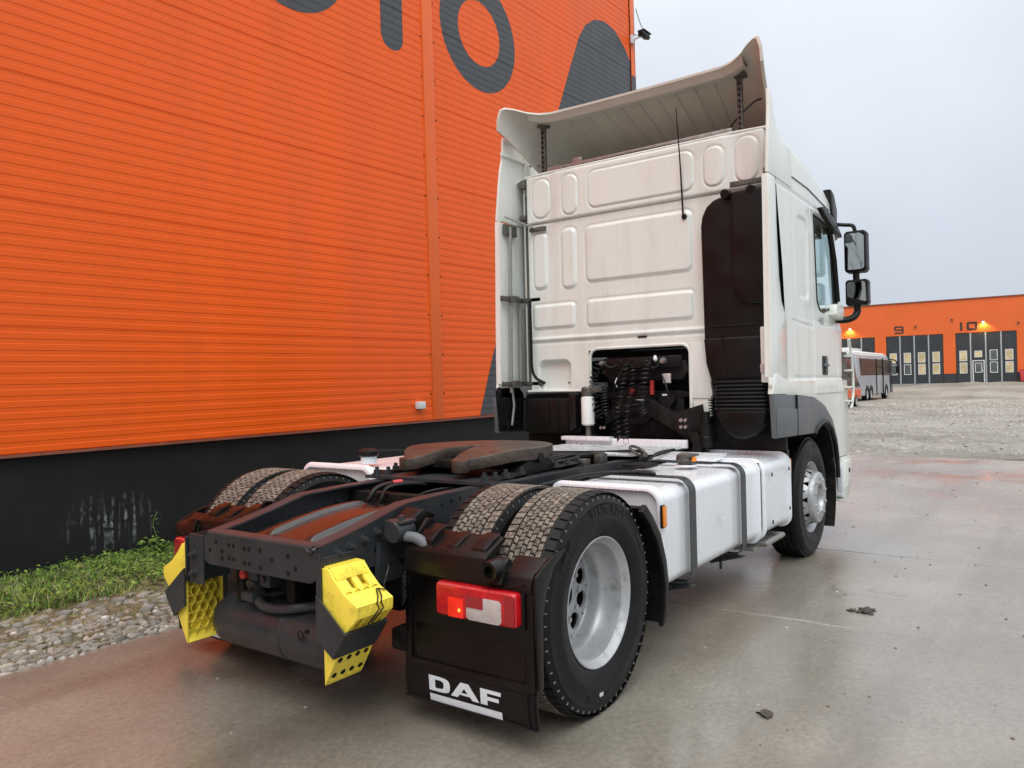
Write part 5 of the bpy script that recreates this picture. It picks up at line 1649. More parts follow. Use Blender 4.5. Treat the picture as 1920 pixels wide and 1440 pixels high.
for sy in (-.62, .68):
    st_ = M().box(3.75, 3.92, sy-.26, sy+.26, 1.75, 2.40, bev=.05); st_.box(3.78, 3.90, sy-.15, sy+.15, 2.42, 2.68, bev=.05); st_.box(3.8, 4.35, sy-.26, sy+.26, 1.5, 1.72, bev=.05)
    st_.build('seat', seat_m, T)
stw = M().tube([(4.62+.10*math.sin(t)*.5, .65+.22*math.cos(t), 2.0+.20*math.sin(t)) for t in np.linspace(0, 6.28, 24)[:-1]], .016, 8, closed=True); stw.box(4.75, 5.0, -1.0, 1.0, 1.72, 1.90, bev=.05)
stw.build('dashboard', seat_m, T)

# sill, bumper side and wheel-arch fender
for sg in (-1, 1):
    m = M().prism([(2.66, 1.375), (2.70, 1.52), (2.80, 1.525), (3.02, 1.47), (5.04, 1.47), (5.06, 1.36), (5.05, .75), (4.62, .75), (4.54, .95), (4.36, 1.14), (4.10, 1.26), (3.80, 1.325), (3.15, 1.365)], 1, -1.205, -1.246, bev=.006)
    mirror(m, sg).build('side_sill', white, T, smooth=40)
    b_ = M().prism([(4.66, .40), (4.72, .74), (5.08, .74), (5.10, .55), (5.02, .36), (4.80, .34)], 1, -1.18, -1.25, bev=.012)
    b_.prism([(4.78, .44), (4.80, .70), (5.07, .70), (5.08, .46)], 1, -1.248, -1.262, bev=.006)
    bo = mirror(b_, sg).build('bumper_corner', white, T, smooth=40)
    q = M().cyl((4.97, -1.258, .60), (4.97, -1.268, .60), .022, 12); mirror(q, sg); q.build('tow_plug', black_plastic, bo)
    q = M().box(4.66, 4.71, -1.262, -1.22, .42, .66, bev=.006); mirror(q, sg); q.build('reflector', sticker, bo)
    q = M().prism([(4.60, .36), (4.9, .30), (5.06, .33), (5.02, .36), (4.80, .345)], 1, -1.10, -1.24, bev=.006); mirror(q, sg); q.build('spoiler_lip', white, bo)
    f1 = M()
    top_e = [(2.62, 1.372), (3.15, 1.362), (3.80, 1.315), (4.10, 1.245), (4.35, 1.12), (4.52, .94), (4.60, .74)]
    bot_e = [(4.475, .72), (4.44, .86), (4.30, 1.02), (4.16, 1.08), (4.02, 1.095), (3.86, 1.075), (3.74, 1.030), (3.66, 1.030), (2.66, 1.055)]
    f1.prism(top_e+bot_e, 1, -1.225, -1.262, bev=.008)
    f1.prism([(2.66, 1.06), (3.66, 1.035), (3.66, 1.24), (2.66, 1.27)], 1, -1.255, -1.275, bev=.010)
    fo = mirror(f1, sg).build('wheel_arch_fender', fender_m, T, smooth=40)
    lipm = M()
    a_ = [(3.70, 1.02), (3.78, 1.065), (3.90, 1.10), (4.02, 1.118), (4.16, 1.10), (4.30, 1.035), (4.44, .88), (4.49, .72), (4.51, .58)]
    lipm.tube([(x, -1.262, z) for x, z in a_], .020, 8); mirror(lipm, sg); lipm.build('arch_lip', black_plastic, fo)
    sl_ = M().box(3.168, 3.176, -1.278, -1.25, 1.04, 1.36); mirror(sl_, sg); sl_.build('panel_gap', chassis_dk, fo, smooth=0)
    # inner arch liner
    ln_ = M().lathe([(.70, -.138), (.70, .45)], 30, (WB+.02, -1.10, .49), 1, 0, R(-30), R(125)); mirror(ln_, sg); ln_.build('arch_liner', chassis_dk, T)
for sg in (-1, 1):  # dark panels added inside the fenders to block light showing under the cab
    q = M().box(3.10, 3.16, -1.20, -.48, .93, 1.38, bev=.01); q.box(3.16, 4.4, -.66, -.50, .70, 1.38); mirror(q, sg); q.build('dark_inner_panel', chassis_dk, T, smooth=0)
# corner vane with openings in front of the door
cvn = M()
outl = [(4.93, 1.86), (4.975, 1.78), (5.01, 1.70), (5.055, 1.58), (5.07, 1.45), (5.06, 1.35), (5.00, 1.24), (4.93, 1.195)]
cvn.tube([(p.x, -1.296, p.y) for p in spline([(a, b, 0) for a, b in outl], 4)], .012, 8)
for z in (1.70, 1.56, 1.40, 1.265):
    cvn.box(4.94, 5.05, -1.305, -1.20, z-.009, z+.009, bev=.004)
cvn.build('corner_vane', white, T)
M().box(4.90, 5.08, -1.240, -1.225, 1.22, 1.74).build('vane_backing', steel_dk, T, smooth=0)
# ---- mirrors
mi_ = M()
mi_.prism(rrect(-1.404, 2.667, .098, .195, .04), 0, 4.75, 4.90, bev=.02)
mi_.prism(rrect(-1.409, 2.283, .100, .122, .035), 0, 4.75, 4.88, bev=.02)
mi_.cyl((4.80, -1.40, 2.40), (4.80, -1.40, 2.50), .030, 10)
mi_.tube(spline([(4.80, -1.40, 2.17), (4.80, -1.40, 2.10), (4.76, -1.36, 2.045), (4.72, -1.27, 2.03), (4.72, -1.18, 2.06)], 6), .032, 10)
mi_.tube(spline([(4.80, -1.40, 2.85), (4.80, -1.38, 2.915), (4.80, -1.30, 2.935), (4.72, -1.16, 2.95)], 6), .018, 8)
mi_ = mi_.build('mirror', black_plastic, T)
M().prism(rrect(0, 0, .080, .170, .03), 0, -.004, 0, bev=.001).build('mirror_glass', mirror_m, mi_, smooth=0, loc=(4.745, -1.402, 2.665), rot=(0, R(2.5), R(2.0)))
M().prism(rrect(0, 0, .082, .098, .025), 0, -.004, 0, bev=.001).build('mirror_glass', mirror_m, mi_, smooth=0, loc=(4.744, -1.409, 2.283), rot=(0, R(-9), R(-3)))
M().prism([(4.42, 2.06), (4.74, 2.02), (4.78, 2.10), (4.70, 2.18), (4.45, 2.16)], 1, -1.30, -1.20, bev=.02).build('mirror_foot', white, T)
# dark wind deflector over the window and ramp mirror
M().prism([(3.98, 2.955), (4.10, 2.985), (4.45, 2.93), (4.72, 2.83), (4.72, 2.80), (4.45, 2.83), (4.15, 2.90)], 1, -1.255, -1.30, bev=.006).build('wind_deflector', black_plastic, T)
M().prism([(4.55, 3.24), (4.68, 3.22), (4.80, 3.08), (4.78, 2.93), (4.66, 2.92), (4.58, 3.05)], 1, -1.17, -1.25, bev=.02).build('ramp_mirror', black_plastic, T)

# ---- side fairings behind the cab
def fair_rear(z): return lerp([(1.36, 2.635), (1.46, 2.655), (2.0, 2.665), (3.0, 2.69), (3.3, 2.735), (3.55, 2.79), (3.80, 2.83)], z)
for sg in (-1, 1):
    zl = [1.50, 1.7, 2.0, 2.4, 2.8, 2.985]
    lowp = [(fair_rear(z), z) for z in zl]+[(2.858, 2.985), (2.864, 2.65), (2.892, 2.26), (2.944, 2.07), (3.03, 1.985), (3.06, 1.97), (3.06, 1.50)]
    if sg > 0: lowp = [(fair_rear(z), z) for z in zl]+[(3.10, 2.985), (3.10, 1.50)]
    m = M().prism(lowp, 1, -1.216, -1.240, bev=.005)
    m.prism([(fair_rear(1.5)+.0, 1.5), (2.69, 2.985), (2.71, 2.985), (2.675, 1.5)], 1, -1.19, -1.22)
    fo = mirror(m, sg).build('side_fairing', white, T, smooth=30)
    up_ = [(2.692, 2.995), (2.735, 3.30), (2.76, 3.50), (2.765, 3.63), (2.80, 3.63), (2.86, 3.46), (2.95, 3.36), (3.06, 3.30), (3.30, 3.30), (3.30, 2.995)]
    if sg > 0:
        up_ = [(2.692, 2.995), (2.735, 3.30), (2.76, 3.45), (2.80, 3.60), (2.815, 3.78), (3.0, 3.80), (3.30, 3.72), (3.9, 3.5), (3.9, 2.995)]
    m = M().prism(up_, 1, -1.212, -1.238, bev=.005)
    if sg > 0:
        m.box(2.76, 3.2, -1.215, -1.195, 3.60, 3.63, bev=.006); m.box(2.80, 3.2, -1.215, -1.190, 3.745, 3.775, bev=.006)
        m.prism([(3.18, 3.30), (3.20, 3.42), (3.24, 3.48), (3.20, 3.60), (3.24, 3.66), (3.20, 3.80), (3.14, 3.80), (3.14, 3.30)], 1, -1.214, -1.185, bev=.004)
    mirror(m, sg).build('upper_fairing', white, T, smooth=30)
    m = M().prism([(2.655, 1.50), (2.648, 1.44), (2.70, 1.40), (3.06, 1.40), (3.07, 1.50)], 1, -1.214, -1.238, bev=.004)
    mirror(m, sg).build('fairing_foot', white, T, smooth=30)
# dark sheet added behind the right fairing slit so no light shows through
M().prism([(2.75, 3.0), (3.60, 3.0), (3.60, 1.90), (2.90, 1.90), (2.75, 2.3)], 1, -1.212, -1.200).build('dark_slit_backing', chassis_dk, T, smooth=0)
# left side: hardware seen on the inner face of the fairing
YL = 1.205
lf = M().prism([(2.645, 1.47), (2.62, 1.44), (2.66, 1.075), (3.02, 1.07), (3.05, 1.40), (2.98, 1.47)], 1, YL, YL+.02, bev=.005)
lf.box(2.74, 2.99, YL-.025, YL, 1.08, 1.16, bev=.008)
lf.build('rubber_skirt', black_plastic, T, smooth=30)
M().tube([(2.83, YL-.02, 1.46), (2.84, YL-.03, 1.30), (2.80, YL-.03, 1.12)], .012, 8).build('skirt_stay', steel, T)
M().tube([(2.80, YL-.03, 1.42), (2.84, YL-.03, 2.95)], .016, 8).build('fairing_tube', steel, T)
M().tube([(2.96, YL-.03, 1.48), (2.97, YL-.03, 2.30)], .013, 8).build('fairing_tube', steel, T)
for z in (1.50, 2.28):
    br = M()
    br.box(2.68, 3.0, YL-.05, YL-.012, z-.022, z+.022, bev=.006); br.box(2.78, 2.90, YL-.075, YL-.04, z-.03, z+.03, bev=.006); br.box(3.0, 3.03, .96, YL-.02, z-.022, z+.022, bev=.006)
    br.build('hinge_bracket', steel_dk, T)
for q in ((2.76, 2.95, YL-.03, YL, 2.87, 2.97), (2.965, 3.0, .88, 1.05, 2.905, 2.945), (2.98, 3.05, 1.10, 1.17, 3.33, 3.375), (2.98, 3.05, 1.10, 1.17, 3.03, 3.075)):
    M().box(*q, bev=.006).build('hinge_bracket', steel_dk, T)
M().tube(spline([(2.94, 1.03, 2.27), (2.93, 1.035, 2.20), (2.93, 1.03, 1.85), (2.935, 1.03, 1.64), (2.94, .99, 1.55), (2.95, .90, 1.50)], 6), .014, 8).build('grab_tube', black_plastic, T)
ro = M().tube([(2.78, YL-.01, 3.04), (2.97, .98, 2.93)], .008, 6); ro.tube([(3.20, YL-.02, 3.60), (3.02, .66, 3.46)], .011, 6)
ro.build('stay_rod', steel, T)
vs_ = M().tube([(3.02, 1.135, 1.5), (3.03, 1.14, 3.4)], .008, 6)
vs_.build('edge_seal', white_under, T)

# ---- black air intake on the right of the rear wall
ai = M()
out_ = [(-.650, 1.80), (-.640, 2.70), (-.652, 2.78), (-.69, 2.855), (-.75, 2.90), (-.84, 2.925), (-1.00, 2.938), (-1.175, 2.945), (-1.175, 1.78)]
ai.prism(out_, 0, 2.875, 3.02, bev=.03, seg=3)
ai.prism([(-.90, 2.93), (-.90, 2.20), (-.94, 2.10), (-1.02, 2.06), (-1.18, 2.05), (-1.18, 2.935)], 0, 2.835, 2.885, bev=.025, seg=3)
ai.prism([(-.650, 1.82), (-.665, 1.62), (-.71, 1.46), (-1.10, 1.46), (-1.10, 1.82)], 0, 2.865, 3.02, bev=.02, seg=3)
ai.box(2.868, 2.88, -1.05, -.70, 1.90, 1.918, bev=.004); ai.prism([(-.80, 1.84), (-.79, 1.84), (-.815, 1.50), (-.835, 1.50)], 0, 2.858, 2.87)
ai.build('air_intake', black_plastic, T, smooth=45)
be = M()
pb_ = []
for i in range(9):
    z = 1.50-.030*i
    for dz, gx in ((0, .0), (-.012, -.022)):
        pb_.append((z+dz, gx))
be.v = []; 
ringn = rrect(0, 0, 1, 1, .25, 5)
nn = len(ringn); vv = []
for z, gx in pb_:
    t = (1.50-z)/.27
    hx = .115-gx*0-.0+(-.0) + (0 if gx == 0 else -.014); hy = .215+(0 if gx == 0 else -.014)
    vv += [(2.97+p[0]*hx, -.935+p[1]*hy, z) for p in ringn]
be.add(vv, [(k*nn+i, k*nn+(i+1) % nn, (k+1)*nn+(i+1) % nn, (k+1)*nn+i) for k in range(len(pb_)-1) for i in range(nn)])
be.build('bellows', black_plastic, T, smooth=30)
M().prism([(-.735, 1.26), (-.745, 1.19), (-.80, 1.09), (-.88, 1.035), (-.96, 1.025), (-1.05, 1.06), (-1.12, 1.15), (-1.14, 1.26)], 0, 2.86, 3.15, bev=.03, seg=3).build('intake_bowl', black_plastic, T, smooth=45)
ib = M().box(2.82, 2.84, -1.165, -.905, 2.958, 3.0, bev=.003)
for i in range(8):
    ib.box(2.815, 2.822, -1.15+.031*i, -1.135+.031*i, 2.965, 2.992)
ib.box(2.80, 2.86, -1.20, -1.165, 2.93, 3.06, bev=.006)
ib.build('intake_bracket', steel_dk, T)
for y in (-.86, -1.06):
    M().cyl((2.83, y, 2.92), (2.90, y, 2.93), .035, 14).build('rubber_mount', black_plastic, T)
M().box(2.735, 2.752, -1.212, -1.195, 1.95, 2.97).build('edge_strip', mat('rusty_edge', (.20, .10, .05), .5, metal=.4), T, smooth=0)
wc = M().prism([(-1.115, 1.46), (-1.185, 1.46), (-1.185, 1.88), (-1.115, 1.88)], 0, 2.80, 2.90, bev=.012)
wc.build('white_side_locker', white, T)
M().box(2.785, 2.80, -1.185, -1.115, 1.535, 1.60, bev=.006).build('work_lamp', clear_lens, T)
# bits between
jk = M()
jk.box(2.93, 3.3, .52, 1.12, 1.04, 1.36, bev=.03)
jk.prism([(.53, 1.40), (.53, 1.10), (.60, 1.06), (.60, 1.40)], 0, 2.86, 2.95, bev=.012)
for y in (.66, .76, .86): jk.box(2.918, 2.935, y-.012, y+.012, 1.06, 1.34, bev=.005)
jk.build('side_box', black_plastic, T, smooth=40)
bx = M()
bx.box(3.25, 4.4, -.46, .44, .80, 1.78, bev=.06)
bx.box(3.06, 3.3, -.40, .30, 1.0, 1.42, bev=.05)
bx.prism([(-.43, 1.66), (.30, 1.66), (.36, 1.58), (.26, 1.50), (-.40, 1.50), (-.46, 1.58)], 0, 3.02, 3.12, bev=.015)
bx.prism([(-.43, 1.20), (-.10, 1.36), (.12, 1.36), (.30, 1.20), (.30, 1.12), (.1, 1.22), (-.1, 1.22), (-.38, 1.06)], 0, 2.96, 3.02, bev=.01)
bx.prism([(-.34, 1.22), (-.60, 1.30), (-.62, 1.10), (-.50, .98), (-.36, 1.10)], 0, 2.93, 2.96, bev=.006)
bx.prism([(-.50, 1.08), (-.58, 1.08), (-.62, .98), (-.60, .90), (-.52, .90), (-.54, .98)], 0, 2.86, 2.95, bev=.01)
bx.cyl((3.0, .0, 1.30), (3.2, .0, 1.30), .17, 22); bx.cyl((2.98, -.28, 1.34), (3.15, -.28, 1.34), .06, 14)
bx.build('engine_block', chassis_dk, T)
cr_ = M().box(2.96, 2.985, -.42, .30, 1.605, 1.70, bev=.012)
cr_.build('hose_carrier', black_plastic, T)
for y in (.15, .02):
    M().lathe([(.022, -.004), (.030, -.006), (.034, 0)], 14, (2.96, y, 1.655), 0).build('carrier_ring', rubber_hose, T)
for i, (y, z) in enumerate(((-.42, 1.17), (-.46, 1.17), (-.42, 1.115), (-.46, 1.115), (.30, 1.10), (.335, 1.10), (.16, 1.27), (-.555, 1.27), (-.56, 1.20))):
    M().lathe([(0, -.014), (.012, -.013), (.016, -.006), (.018, 0)], 10, (2.925 if i < 4 else 2.955, y, z), 0).build('bolt', chrome, T)
sh = M().lathe([(0, .0), (.05, .0), (.055, .03), (.055, .17), (.035, .18), (.035, .28), (.0, .28)], 18, (2.90, -.64, .96), 2)
sh.cyl((2.9, -.64, .80), (2.9, -.64, .96), .022, 10); sh.lathe([(.058, .0), (.062, .01), (.058, .02)], 18, (2.90, -.64, 1.03), 2)
sh.build('cab_damper', black_plastic, T)
fc = M().lathe([(0, .0), (.045, .0), (.058, .012), (.058, .235), (.05, .25), (0, .25)], 22, (2.86, .405, 1.125), 2)
fc.build('air_dryer', white_filter, T)
fc = M().lathe([(.0, .0), (.050, .0), (.055, .02), (.055, .07), (.04, .085), (0, .085)], 18, (2.86, .405, 1.375), 2); fc.cyl((2.86, .36, 1.42), (2.84, .27, 1.44), .024, 10)
fc.build('dryer_head', steel_dk, T)
M().cyl((2.86, .405, 1.03), (2.86, .405, 1.13), .025, 12).build('dryer_foot', steel_dk, T)
M().box(2.955, 2.975, -.325, -.255, 1.475, 1.555, bev=.008).build('work_lamp', clear_lens, T)
rp = M().box(2.97, 3.0, -.16, -.13, 1.38, 1.50, bev=.005); rp.box(2.97, 3.0, .02, .06, 1.39, 1.43, bev=.005)
rp.build('red_fitting', red_part, T)
wl = M().tube(spline([(2.95, .16, 1.53), (2.94, .175, 1.49), (2.95, .165, 1.45)], 5), .006, 6); wl.box(2.93, 2.95, -.30, -.26, 1.372, 1.385); wl.box(2.94, 2.95, -.10, -.02, 1.335, 1.342)
wl.build('white_tag', sticker, T)
M().tube([(2.96, -.19, 1.70), (2.93, -.205, 1.68), (2.92, -.215, 1.665)], [.012, .018, .014], 8).build('white_plug', sticker, T)
# coiled air and electric lines
coils = [
    ([(2.92, .31, 1.66), (2.91, .36, 1.55), (2.89, .36, 1.43), (2.87, .33, 1.30), (2.86, .28, 1.20)], .036, 13, .0055),
    ([(2.92, .27, 1.45), (2.90, .26, 1.34), (2.88, .24, 1.22)], .036, 10, .0055),
    ([(2.93, .06, 1.64), (2.91, .08, 1.50), (2.88, .10, 1.36), (2.86, .12, 1.20), (2.84, .10, 1.04), (2.82, .07, 1.00)], .032, 19, .0055),
    ([(2.93, .00, 1.62), (2.91, .0, 1.48), (2.88, .02, 1.32), (2.86, .04, 1.16), (2.84, .02, 1.03)], .030, 17, .0052),
    ([(2.93, -.13, 1.66), (2.90, -.13, 1.55), (2.88, -.12, 1.42), (2.87, -.10, 1.30), (2.88, -.13, 1.22)], .044, 14, .006),
]
for p_, r_, tn, rw_ in coils:
    M().tube(helix(p_, r_, tn, 12), rw_, 6).build('coiled_air_line', rubber_hose, T)
ml = M()
for k in range(4):
    c0 = (2.80, .045+.028*k-.03, 1.0+.012*(k % 2))
    ml.tube([(c0[0]+.004*k, c0[1]+.026*math.cos(t), c0[2]+.026*math.sin(t)) for t in np.linspace(0, 6.28, 18)[:-1]], .006, 6, closed=True)
for (a, b, c_) in (((2.93, .30, 1.68), (2.92, .22, 1.62), (2.95, .16, 1.64)), ((2.93, -.26, 1.66), (2.91, -.20, 1.60), (2.94, -.14, 1.66)), ((2.94, .05, 1.66), (2.90, .10, 1.58), (2.95, .2, 1.42)), ((2.95, -.25, 1.55), (2.92, -.31, 1.42), (2.93, -.32, 1.25)), ((2.93, .25, 1.15), (2.88, .1, 1.28), (2.92, -.1, 1.30))):
    ml.tube(spline([a, b, c_], 8), .007, 6)
ml.build('loose_cable', rubber_hose, T)
for y, z in ((.30, 1.655), (-.27, 1.66)):
    M().lathe([(0, -.03), (.018, -.03), (.026, -.01), (.026, .02), (0, .02)], 14, (2.94, y, z), 0).build('air_coupling', steel, T)

# ---- roof spoiler
SPY = [  # (t, y list, z list)
    (0.0, [0, .45, .80, .90, .99, 1.07, 1.135, 1.175, 1.200, 1.205], [3.95, 3.95, 3.948, 3.953, 3.968, 3.992, 4.005, 3.985, 3.90, 3.80]),
    (.14, [0, .45, .80, .89, .97, 1.03, 1.08, 1.115, 1.140, 1.150], [3.935, 3.935, 3.93, 3.928, 3.925, 3.92, 3.905, 3.87, 3.78, 3.66]),
    (.40, [0, .42, .75, .85, .92, .97, 1.01, 1.04, 1.065, 1.075], [3.80, 3.80, 3.79, 3.785, 3.77, 3.75, 3.71, 3.64, 3.52, 3.38]),
    (1.0, [0, .36, .62, .70, .76, .80, .83, .85, .865, .87], [3.46, 3.46, 3.455, 3.45, 3.445, 3.44, 3.43, 3.41, 3.38, 3.34])]
XRE = [2.95, 2.945, 2.925, 2.89, 2.83, 2.75, 2.70, 2.675, 2.665, 2.665]
def sp_pt(t, j):
    ts = [q[0] for q in SPY]
    y = float(np.interp(t, ts, [q[1][j] for q in SPY])); z = float(np.interp(t, ts, [q[2][j] for q in SPY]))
    return (XRE[j]+t*(4.55-XRE[j]), y, z)
SPS = -.025        # the spoiler sits a touch to the right
tsl = list(np.linspace(0, 1, 34))
NJ = len(XRE)
sp = M(); v = []
for layer in (0, 1):
    for t in tsl:
        row = [sp_pt(t, j) for j in range(NJ)]
        if layer: row = [(x, y*.982, z-.020*(1 if j < 7 else .4)) for j, (x, y, z) in enumerate(row)]
        v += [(x, -y+SPS, z) for x, y, z in row[::-1]]+[(x, y+SPS, z) for x, y, z in row[1:]]
n = 2*NJ-1; NT = len(tsl)
f = []
for l in (0, 1):
    o_ = l*n*NT
    for i in range(NT-1):
        for j in range(n-1):
            f.append((o_+i*n+j, o_+i*n+j+1, o_+(i+1)*n+j+1, o_+(i+1)*n+j))
b_ = n*NT
for j in range(n-1): f.append((j, j+1, b_+j+1, b_+j))
for i in range(NT-1):
    f.append((i*n, (i+1)*n, b_+(i+1)*n, b_+i*n)); f.append((i*n+n-1, (i+1)*n+n-1, b_+(i+1)*n+n-1, b_+i*n+n-1))
sp.add(v, f)
spo = sp.build('roof_spoiler', white_under, T, smooth=45)
lipm = M()
ed_ = [sp_pt(0.0, j) for j in range(5)]
ed_ = [(x, -y+SPS, z) for x, y, z in ed_[::-1]]+[(x, y+SPS, z) for x, y, z in ed_[1:]]
for (a, b) in zip(ed_[:-1], ed_[1:]):
    lipm.add([(a[0]+.003, a[1], a[2]-.018), (b[0]+.003, b[1], b[2]-.018), (b[0]+.05, b[1], b[2]-.070), (a[0]+.05, a[1], a[2]-.070), (a[0]+.12, a[1], a[2]-.072), (b[0]+.12, b[1], b[2]-.072), (b[0]+.17, b[1], b[2]-.04), (a[0]+.17, a[1], a[2]-.04)], [(0, 1, 2, 3), (3, 2, 5, 4), (4, 5, 6, 7)])
lipm.build('spoiler_lip', white_under, spo, smooth=40)
rbm = M()
for k in range(9):
    y = -.70+.175*k
    pts_ = []
    for t in np.linspace(.10, .80, 12):
        ys_ = [sp_pt(t, j)[1] for j in range(NJ)]; zs_ = [sp_pt(t, j)[2] for j in range(NJ)]
        yy = y*(1-.22*t)
        pts_.append((2.95+t*1.6, yy, float(np.interp(abs(yy), ys_, zs_))-.024))
    rbm.tube(pts_, .006, 6)
rbm.build('underside_rib', white_under, spo)
for sg in (-1, 1):
    m = M().box(3.04, 3.07, -.945, -.900, 3.42, 3.885, bev=.004)
    m.box(3.02, 3.11, -.97, -.88, 3.875, 3.90, bev=.006)
    for i in range(9): m.cyl((3.028, -.925, 3.46+.045*i), (3.034, -.925, 3.46+.045*i), .012, 8, 1)
    mirror(m, sg).build('spoiler_strut', [steel_dk, chassis_dk], T)
rr_ = M().box(3.03, 3.10, -.86, .88, 3.435, 3.485, bev=.005)
for i in range(14):
    rr_.box(3.022, 3.032, -.82+.12*i, -.76+.12*i, 3.445, 3.475)
rr_.box(3.05, 3.12, .52, .62, 3.48, 3.53, bev=.01)
rr_.build('roof_crossbar', steel, T)
M().tube(spline([(3.08, -.80, 3.47), (3.06, -.90, 3.56), (3.08, -1.02, 3.66), (3.1, -1.08, 3.68)], 6), .008, 6).build('spoiler_cable', rubber_hose, T)

# ================================================================== WHEEL CHOCKS (lifted out of their carriers)
def chock(sg, label):
    ck = thing('wheel_chock', label, 'wheel chock', (-.705, sg*(.43+CO[sg]), .25), group='yellow wheel chocks in rear carriers')
    def L(p): return (p[0]+.43, p[1]-.25)      # (y, z) outline in right-hand form, local to the root
    xa, xb = -.108, .095
    A, Pp, Q, E_, tip = L((-.425, .735)), L((-.632, .600)), L((-.628, .552)), L((-.565, .490)), L((-.430, .250))
    A2, B1, B2 = L((-.462, .735)), L((-.50, .690)), L((-.555, .640))
    m = M()
    side = [A, A2, B1, B2, Pp, Q, E_, L((-.482, .335)), tip]
    for x0, x1 in ((xa, xa+.012), (xb-.012, xb)):
        m.prism(side, 0, x0, x1, bev=.003)
    def skin(p, q, x0, x1, th=.012):
        d = Vector((q[0]-p[0], q[1]-p[1])); nrm = Vector((d[1], -d[0])).normalized()*th
        m.prism([p, q, (q[0]-nrm[0], q[1]-nrm[1]), (p[0]-nrm[0], p[1]-nrm[1])], 0, x0, x1)
    skin(A, A2, xa+.012, xb-.012); skin(A2, B1, xa+.012, xb-.012)
    for x0, x1 in ((xa+.012, xa+.060), (-.020, .012), (xb-.050, xb-.012)):
        skin(B1, B2, x0, x1)
    skin(B2, Pp, xa+.012, xb-.012)
    skin(Pp, Q, xa+.012, xb-.012)
    for x0 in (xa+.012, xa+.058, -.012, xb-.058, xb-.022):
        skin(Q, E_, x0, x0+.010)
    skin(E_, tip, xa+.012, xb-.012, .010)
    # floor of the two pockets and the cross web
    m.prism([L((-.455, .64)), L((-.575, .575)), L((-.575, .563)), L((-.455, .628))], 0, xa+.02, xb-.02)
    m.prism([L((-.475, .70)), L((-.475, .60)), L((-.485, .60)), L((-.485, .70))], 0, xa+.02, xb-.02)
    # anti-slip ribs on the upper edge
    for i in range(12):
        x = xa+.012+i*.0152
        m.prism([L((-.457, .742)), L((-.506, .692)), L((-.500, .686)), L((-.450, .735))], 0, x, x+.006)
        m.prism([L((-.428, .742)), L((-.455, .742)), L((-.455, .735)), L((-.428, .735))], 0, x, x+.004)
    for x in (-.070, -.035, .0, .035, .065):          # moulding slots in the blunt edge
        m.prism([L((-.634, .590)), L((-.634, .565)), L((-.629, .565)), L((-.629, .590))], 0, x, x+.005)
    mirror(m, sg).build('chock_body', yellow, ck, smooth=20)
    h = M()
    for i in range(5):
        for j in range(9):
            x = -.083+.0475*i-(.024 if j % 2 else 0); z = .036+.0425*j
            if x > .075 or x < -.088: continue
            t = lerp([(0, .0), (.228, .13), (.30, .185), (.47, .04)], max(0, z-.022))
            ya = -max(.014, .92*t)
            h.lathe([(.0242, ya), (.0242, .0), (.0212, .0), (.0212, ya+.001), (0, ya)], 16, (x, 0, z), 1)
    mirror(h, sg).build('honeycomb_cell', yellow, ck, smooth=30)
    hl = M().lathe([(0, -.0032), (.0115, -.0032), (.0125, .0), (.0115, .003), (0, .003)], 14, (0, 0, 0), 1)
    hm = hl.mesh('lug_hole', chassis_dk)
    for i in range(4):
        for zz in (.040, .110):
            link('lug_hole', hm, ck, (-.078+.048*i, sg*zz*.5625, zz), (-sg*R(29.4), 0, 0))
    return ck
ckr = chock(-1, 'yellow plastic wheel chock with black wire clip, nearer the lit right tail light')
ckl = chock(1, 'yellow plastic wheel chock showing honeycomb sole, in the far left carrier')
wc_ = M()
for dx in (0, .024):
    wc_.tube([(-.030+dx, -.176, .262), (-.018+dx, -.206, .300), (.006+dx, -.208, .322), (-.006+dx, -.208, .345), (.022+dx*.8, -.186, .366), (.048+dx*.5, -.150, .385)], .003, 6)
wc_.tube([(.048, -.150, .385), (.060, -.150, .385), (.080, -.168, .378), (.092, -.150, .392)], .003, 6)
wc_.build('wire_clip', chassis_dk, ckr)

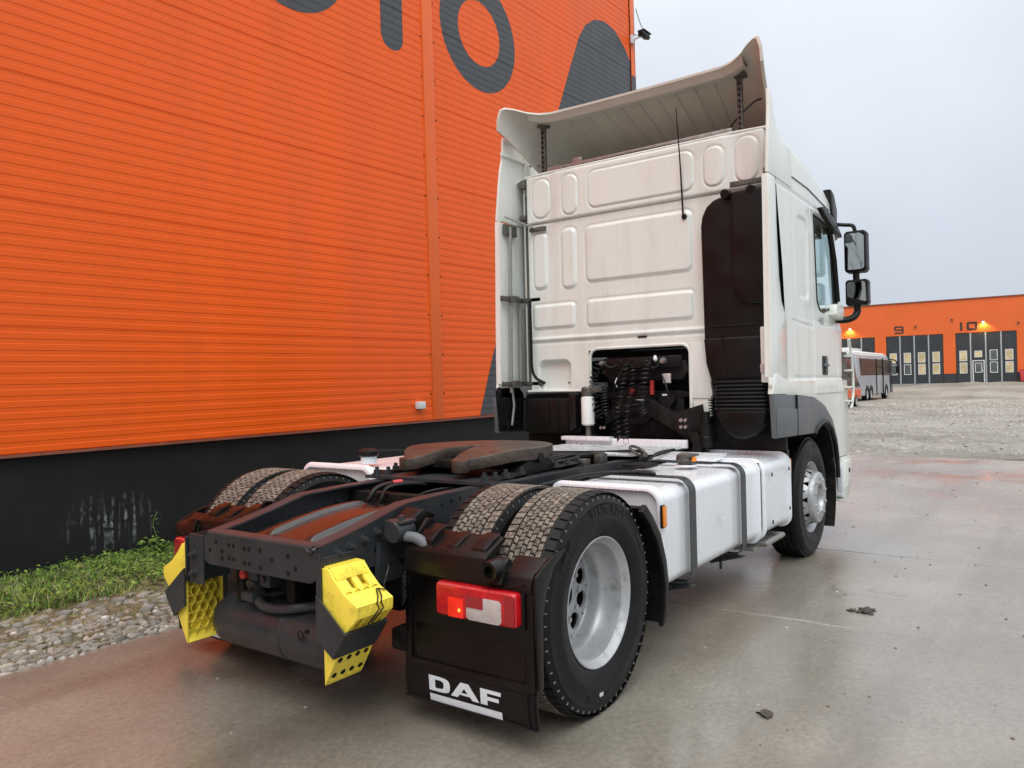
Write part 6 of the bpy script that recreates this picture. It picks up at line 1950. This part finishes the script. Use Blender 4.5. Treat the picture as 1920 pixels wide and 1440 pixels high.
# ================================================================== SMALL THINGS ON THE YARD
def leaf_thing(name, label, x, y, s_, a, m_, cat):
    o = M()
    n = 9
    up_ = []
    for i in range(n):
        t = i/(n-1)
        w_ = .36*math.sin(math.pi*t)**.8+.01
        up_.append((t-.5, w_, .05+.10*math.sin(6*t)+.03*rng.normal()))
    v = [(p[0]*s_, p[1]*s_*(1+.3*math.sin(9*p[0])), p[2]*s_*.8+.003) for p in up_]+[(p[0]*s_, -p[1]*s_*.7, abs(p[2]*s_*.5)+.002) for p in up_]+[(p[0]*s_, 0, .002) for p in up_]
    f = [(i, i+1, 2*n+i+1, 2*n+i) for i in range(n-1)]+[(2*n+i, 2*n+i+1, n+i+1, n+i) for i in range(n-1)]
    o.add(v, f)
    q = o.build(name, m_, None, smooth=60, loc=(x, y, 0), rot=(0, 0, a), fix=False)
    return tag(q, label, cat)
leaf_m = mat('dead_leaf', (.060, .050, .034), .5, var=.4, scale=30)
leaf_thing('fallen_leaf', 'flat grey brown dead leaf lying alone on the wet concrete right of the rear wheel', .458, -1.84, .11, .4, leaf_m, 'leaf')
clod_m = mat('wet_dark_mud', (.040, .033, .025), .45, var=.5, scale=40, bump=.004, bscale=90)
def clod(x, y, s_, label, seed):
    bm = bmesh.new(); bmesh.ops.create_icosphere(bm, subdivisions=3, radius=1)
    r2 = np.random.default_rng(seed)
    for v in bm.verts:
        k = 1+.22*math.sin(3.1*v.co.x*2+seed)+.20*math.sin(4.7*v.co.y*2+1.3*seed)+.14*r2.normal()
        v.co = Vector((v.co.x*s_*1.25*k, v.co.y*s_*.8*k, (max(-.15, v.co.z)+.1)*s_*.26*max(.4, k)))
    q = M().addbm(bm).build('mud_clod', clod_m, None, smooth=60, loc=(x, y, 0))
    return tag(q, label, 'mud')
clod(2.271, -1.82, .030, 'small round dark mud clod on the wet concrete beside a wider one', 4)
clod(2.30, -1.905, .058, 'wider flat dark mud clod on the wet concrete right of the fuel tank', 5)
gt = M()
for i in range(420):
    x = rng.uniform(-1.2, 11); y = rng.uniform(-3.4, 1.2)
    if x < 4.5 and y > -1.3 and rng.random() < .6: continue
    s_ = rng.uniform(.003, .012)*(1+.07*x)
    a = rng.uniform(0, 3.1); c_, d_ = math.cos(a)*s_, math.sin(a)*s_
    gt.add([(x+c_, y+d_, 0), (x-d_, y+c_, 0), (x-c_*1.4, y-d_, 0), (x+d_, y-c_, 0), (x, y, s_*.7)], [(0, 1, 4), (1, 2, 4), (2, 3, 4), (3, 0, 4)], int(rng.integers(0, 2)))
tag(gt.build('grit', [soil_m, stone_ms[1]], smooth=0, fix=False), kind='stuff')
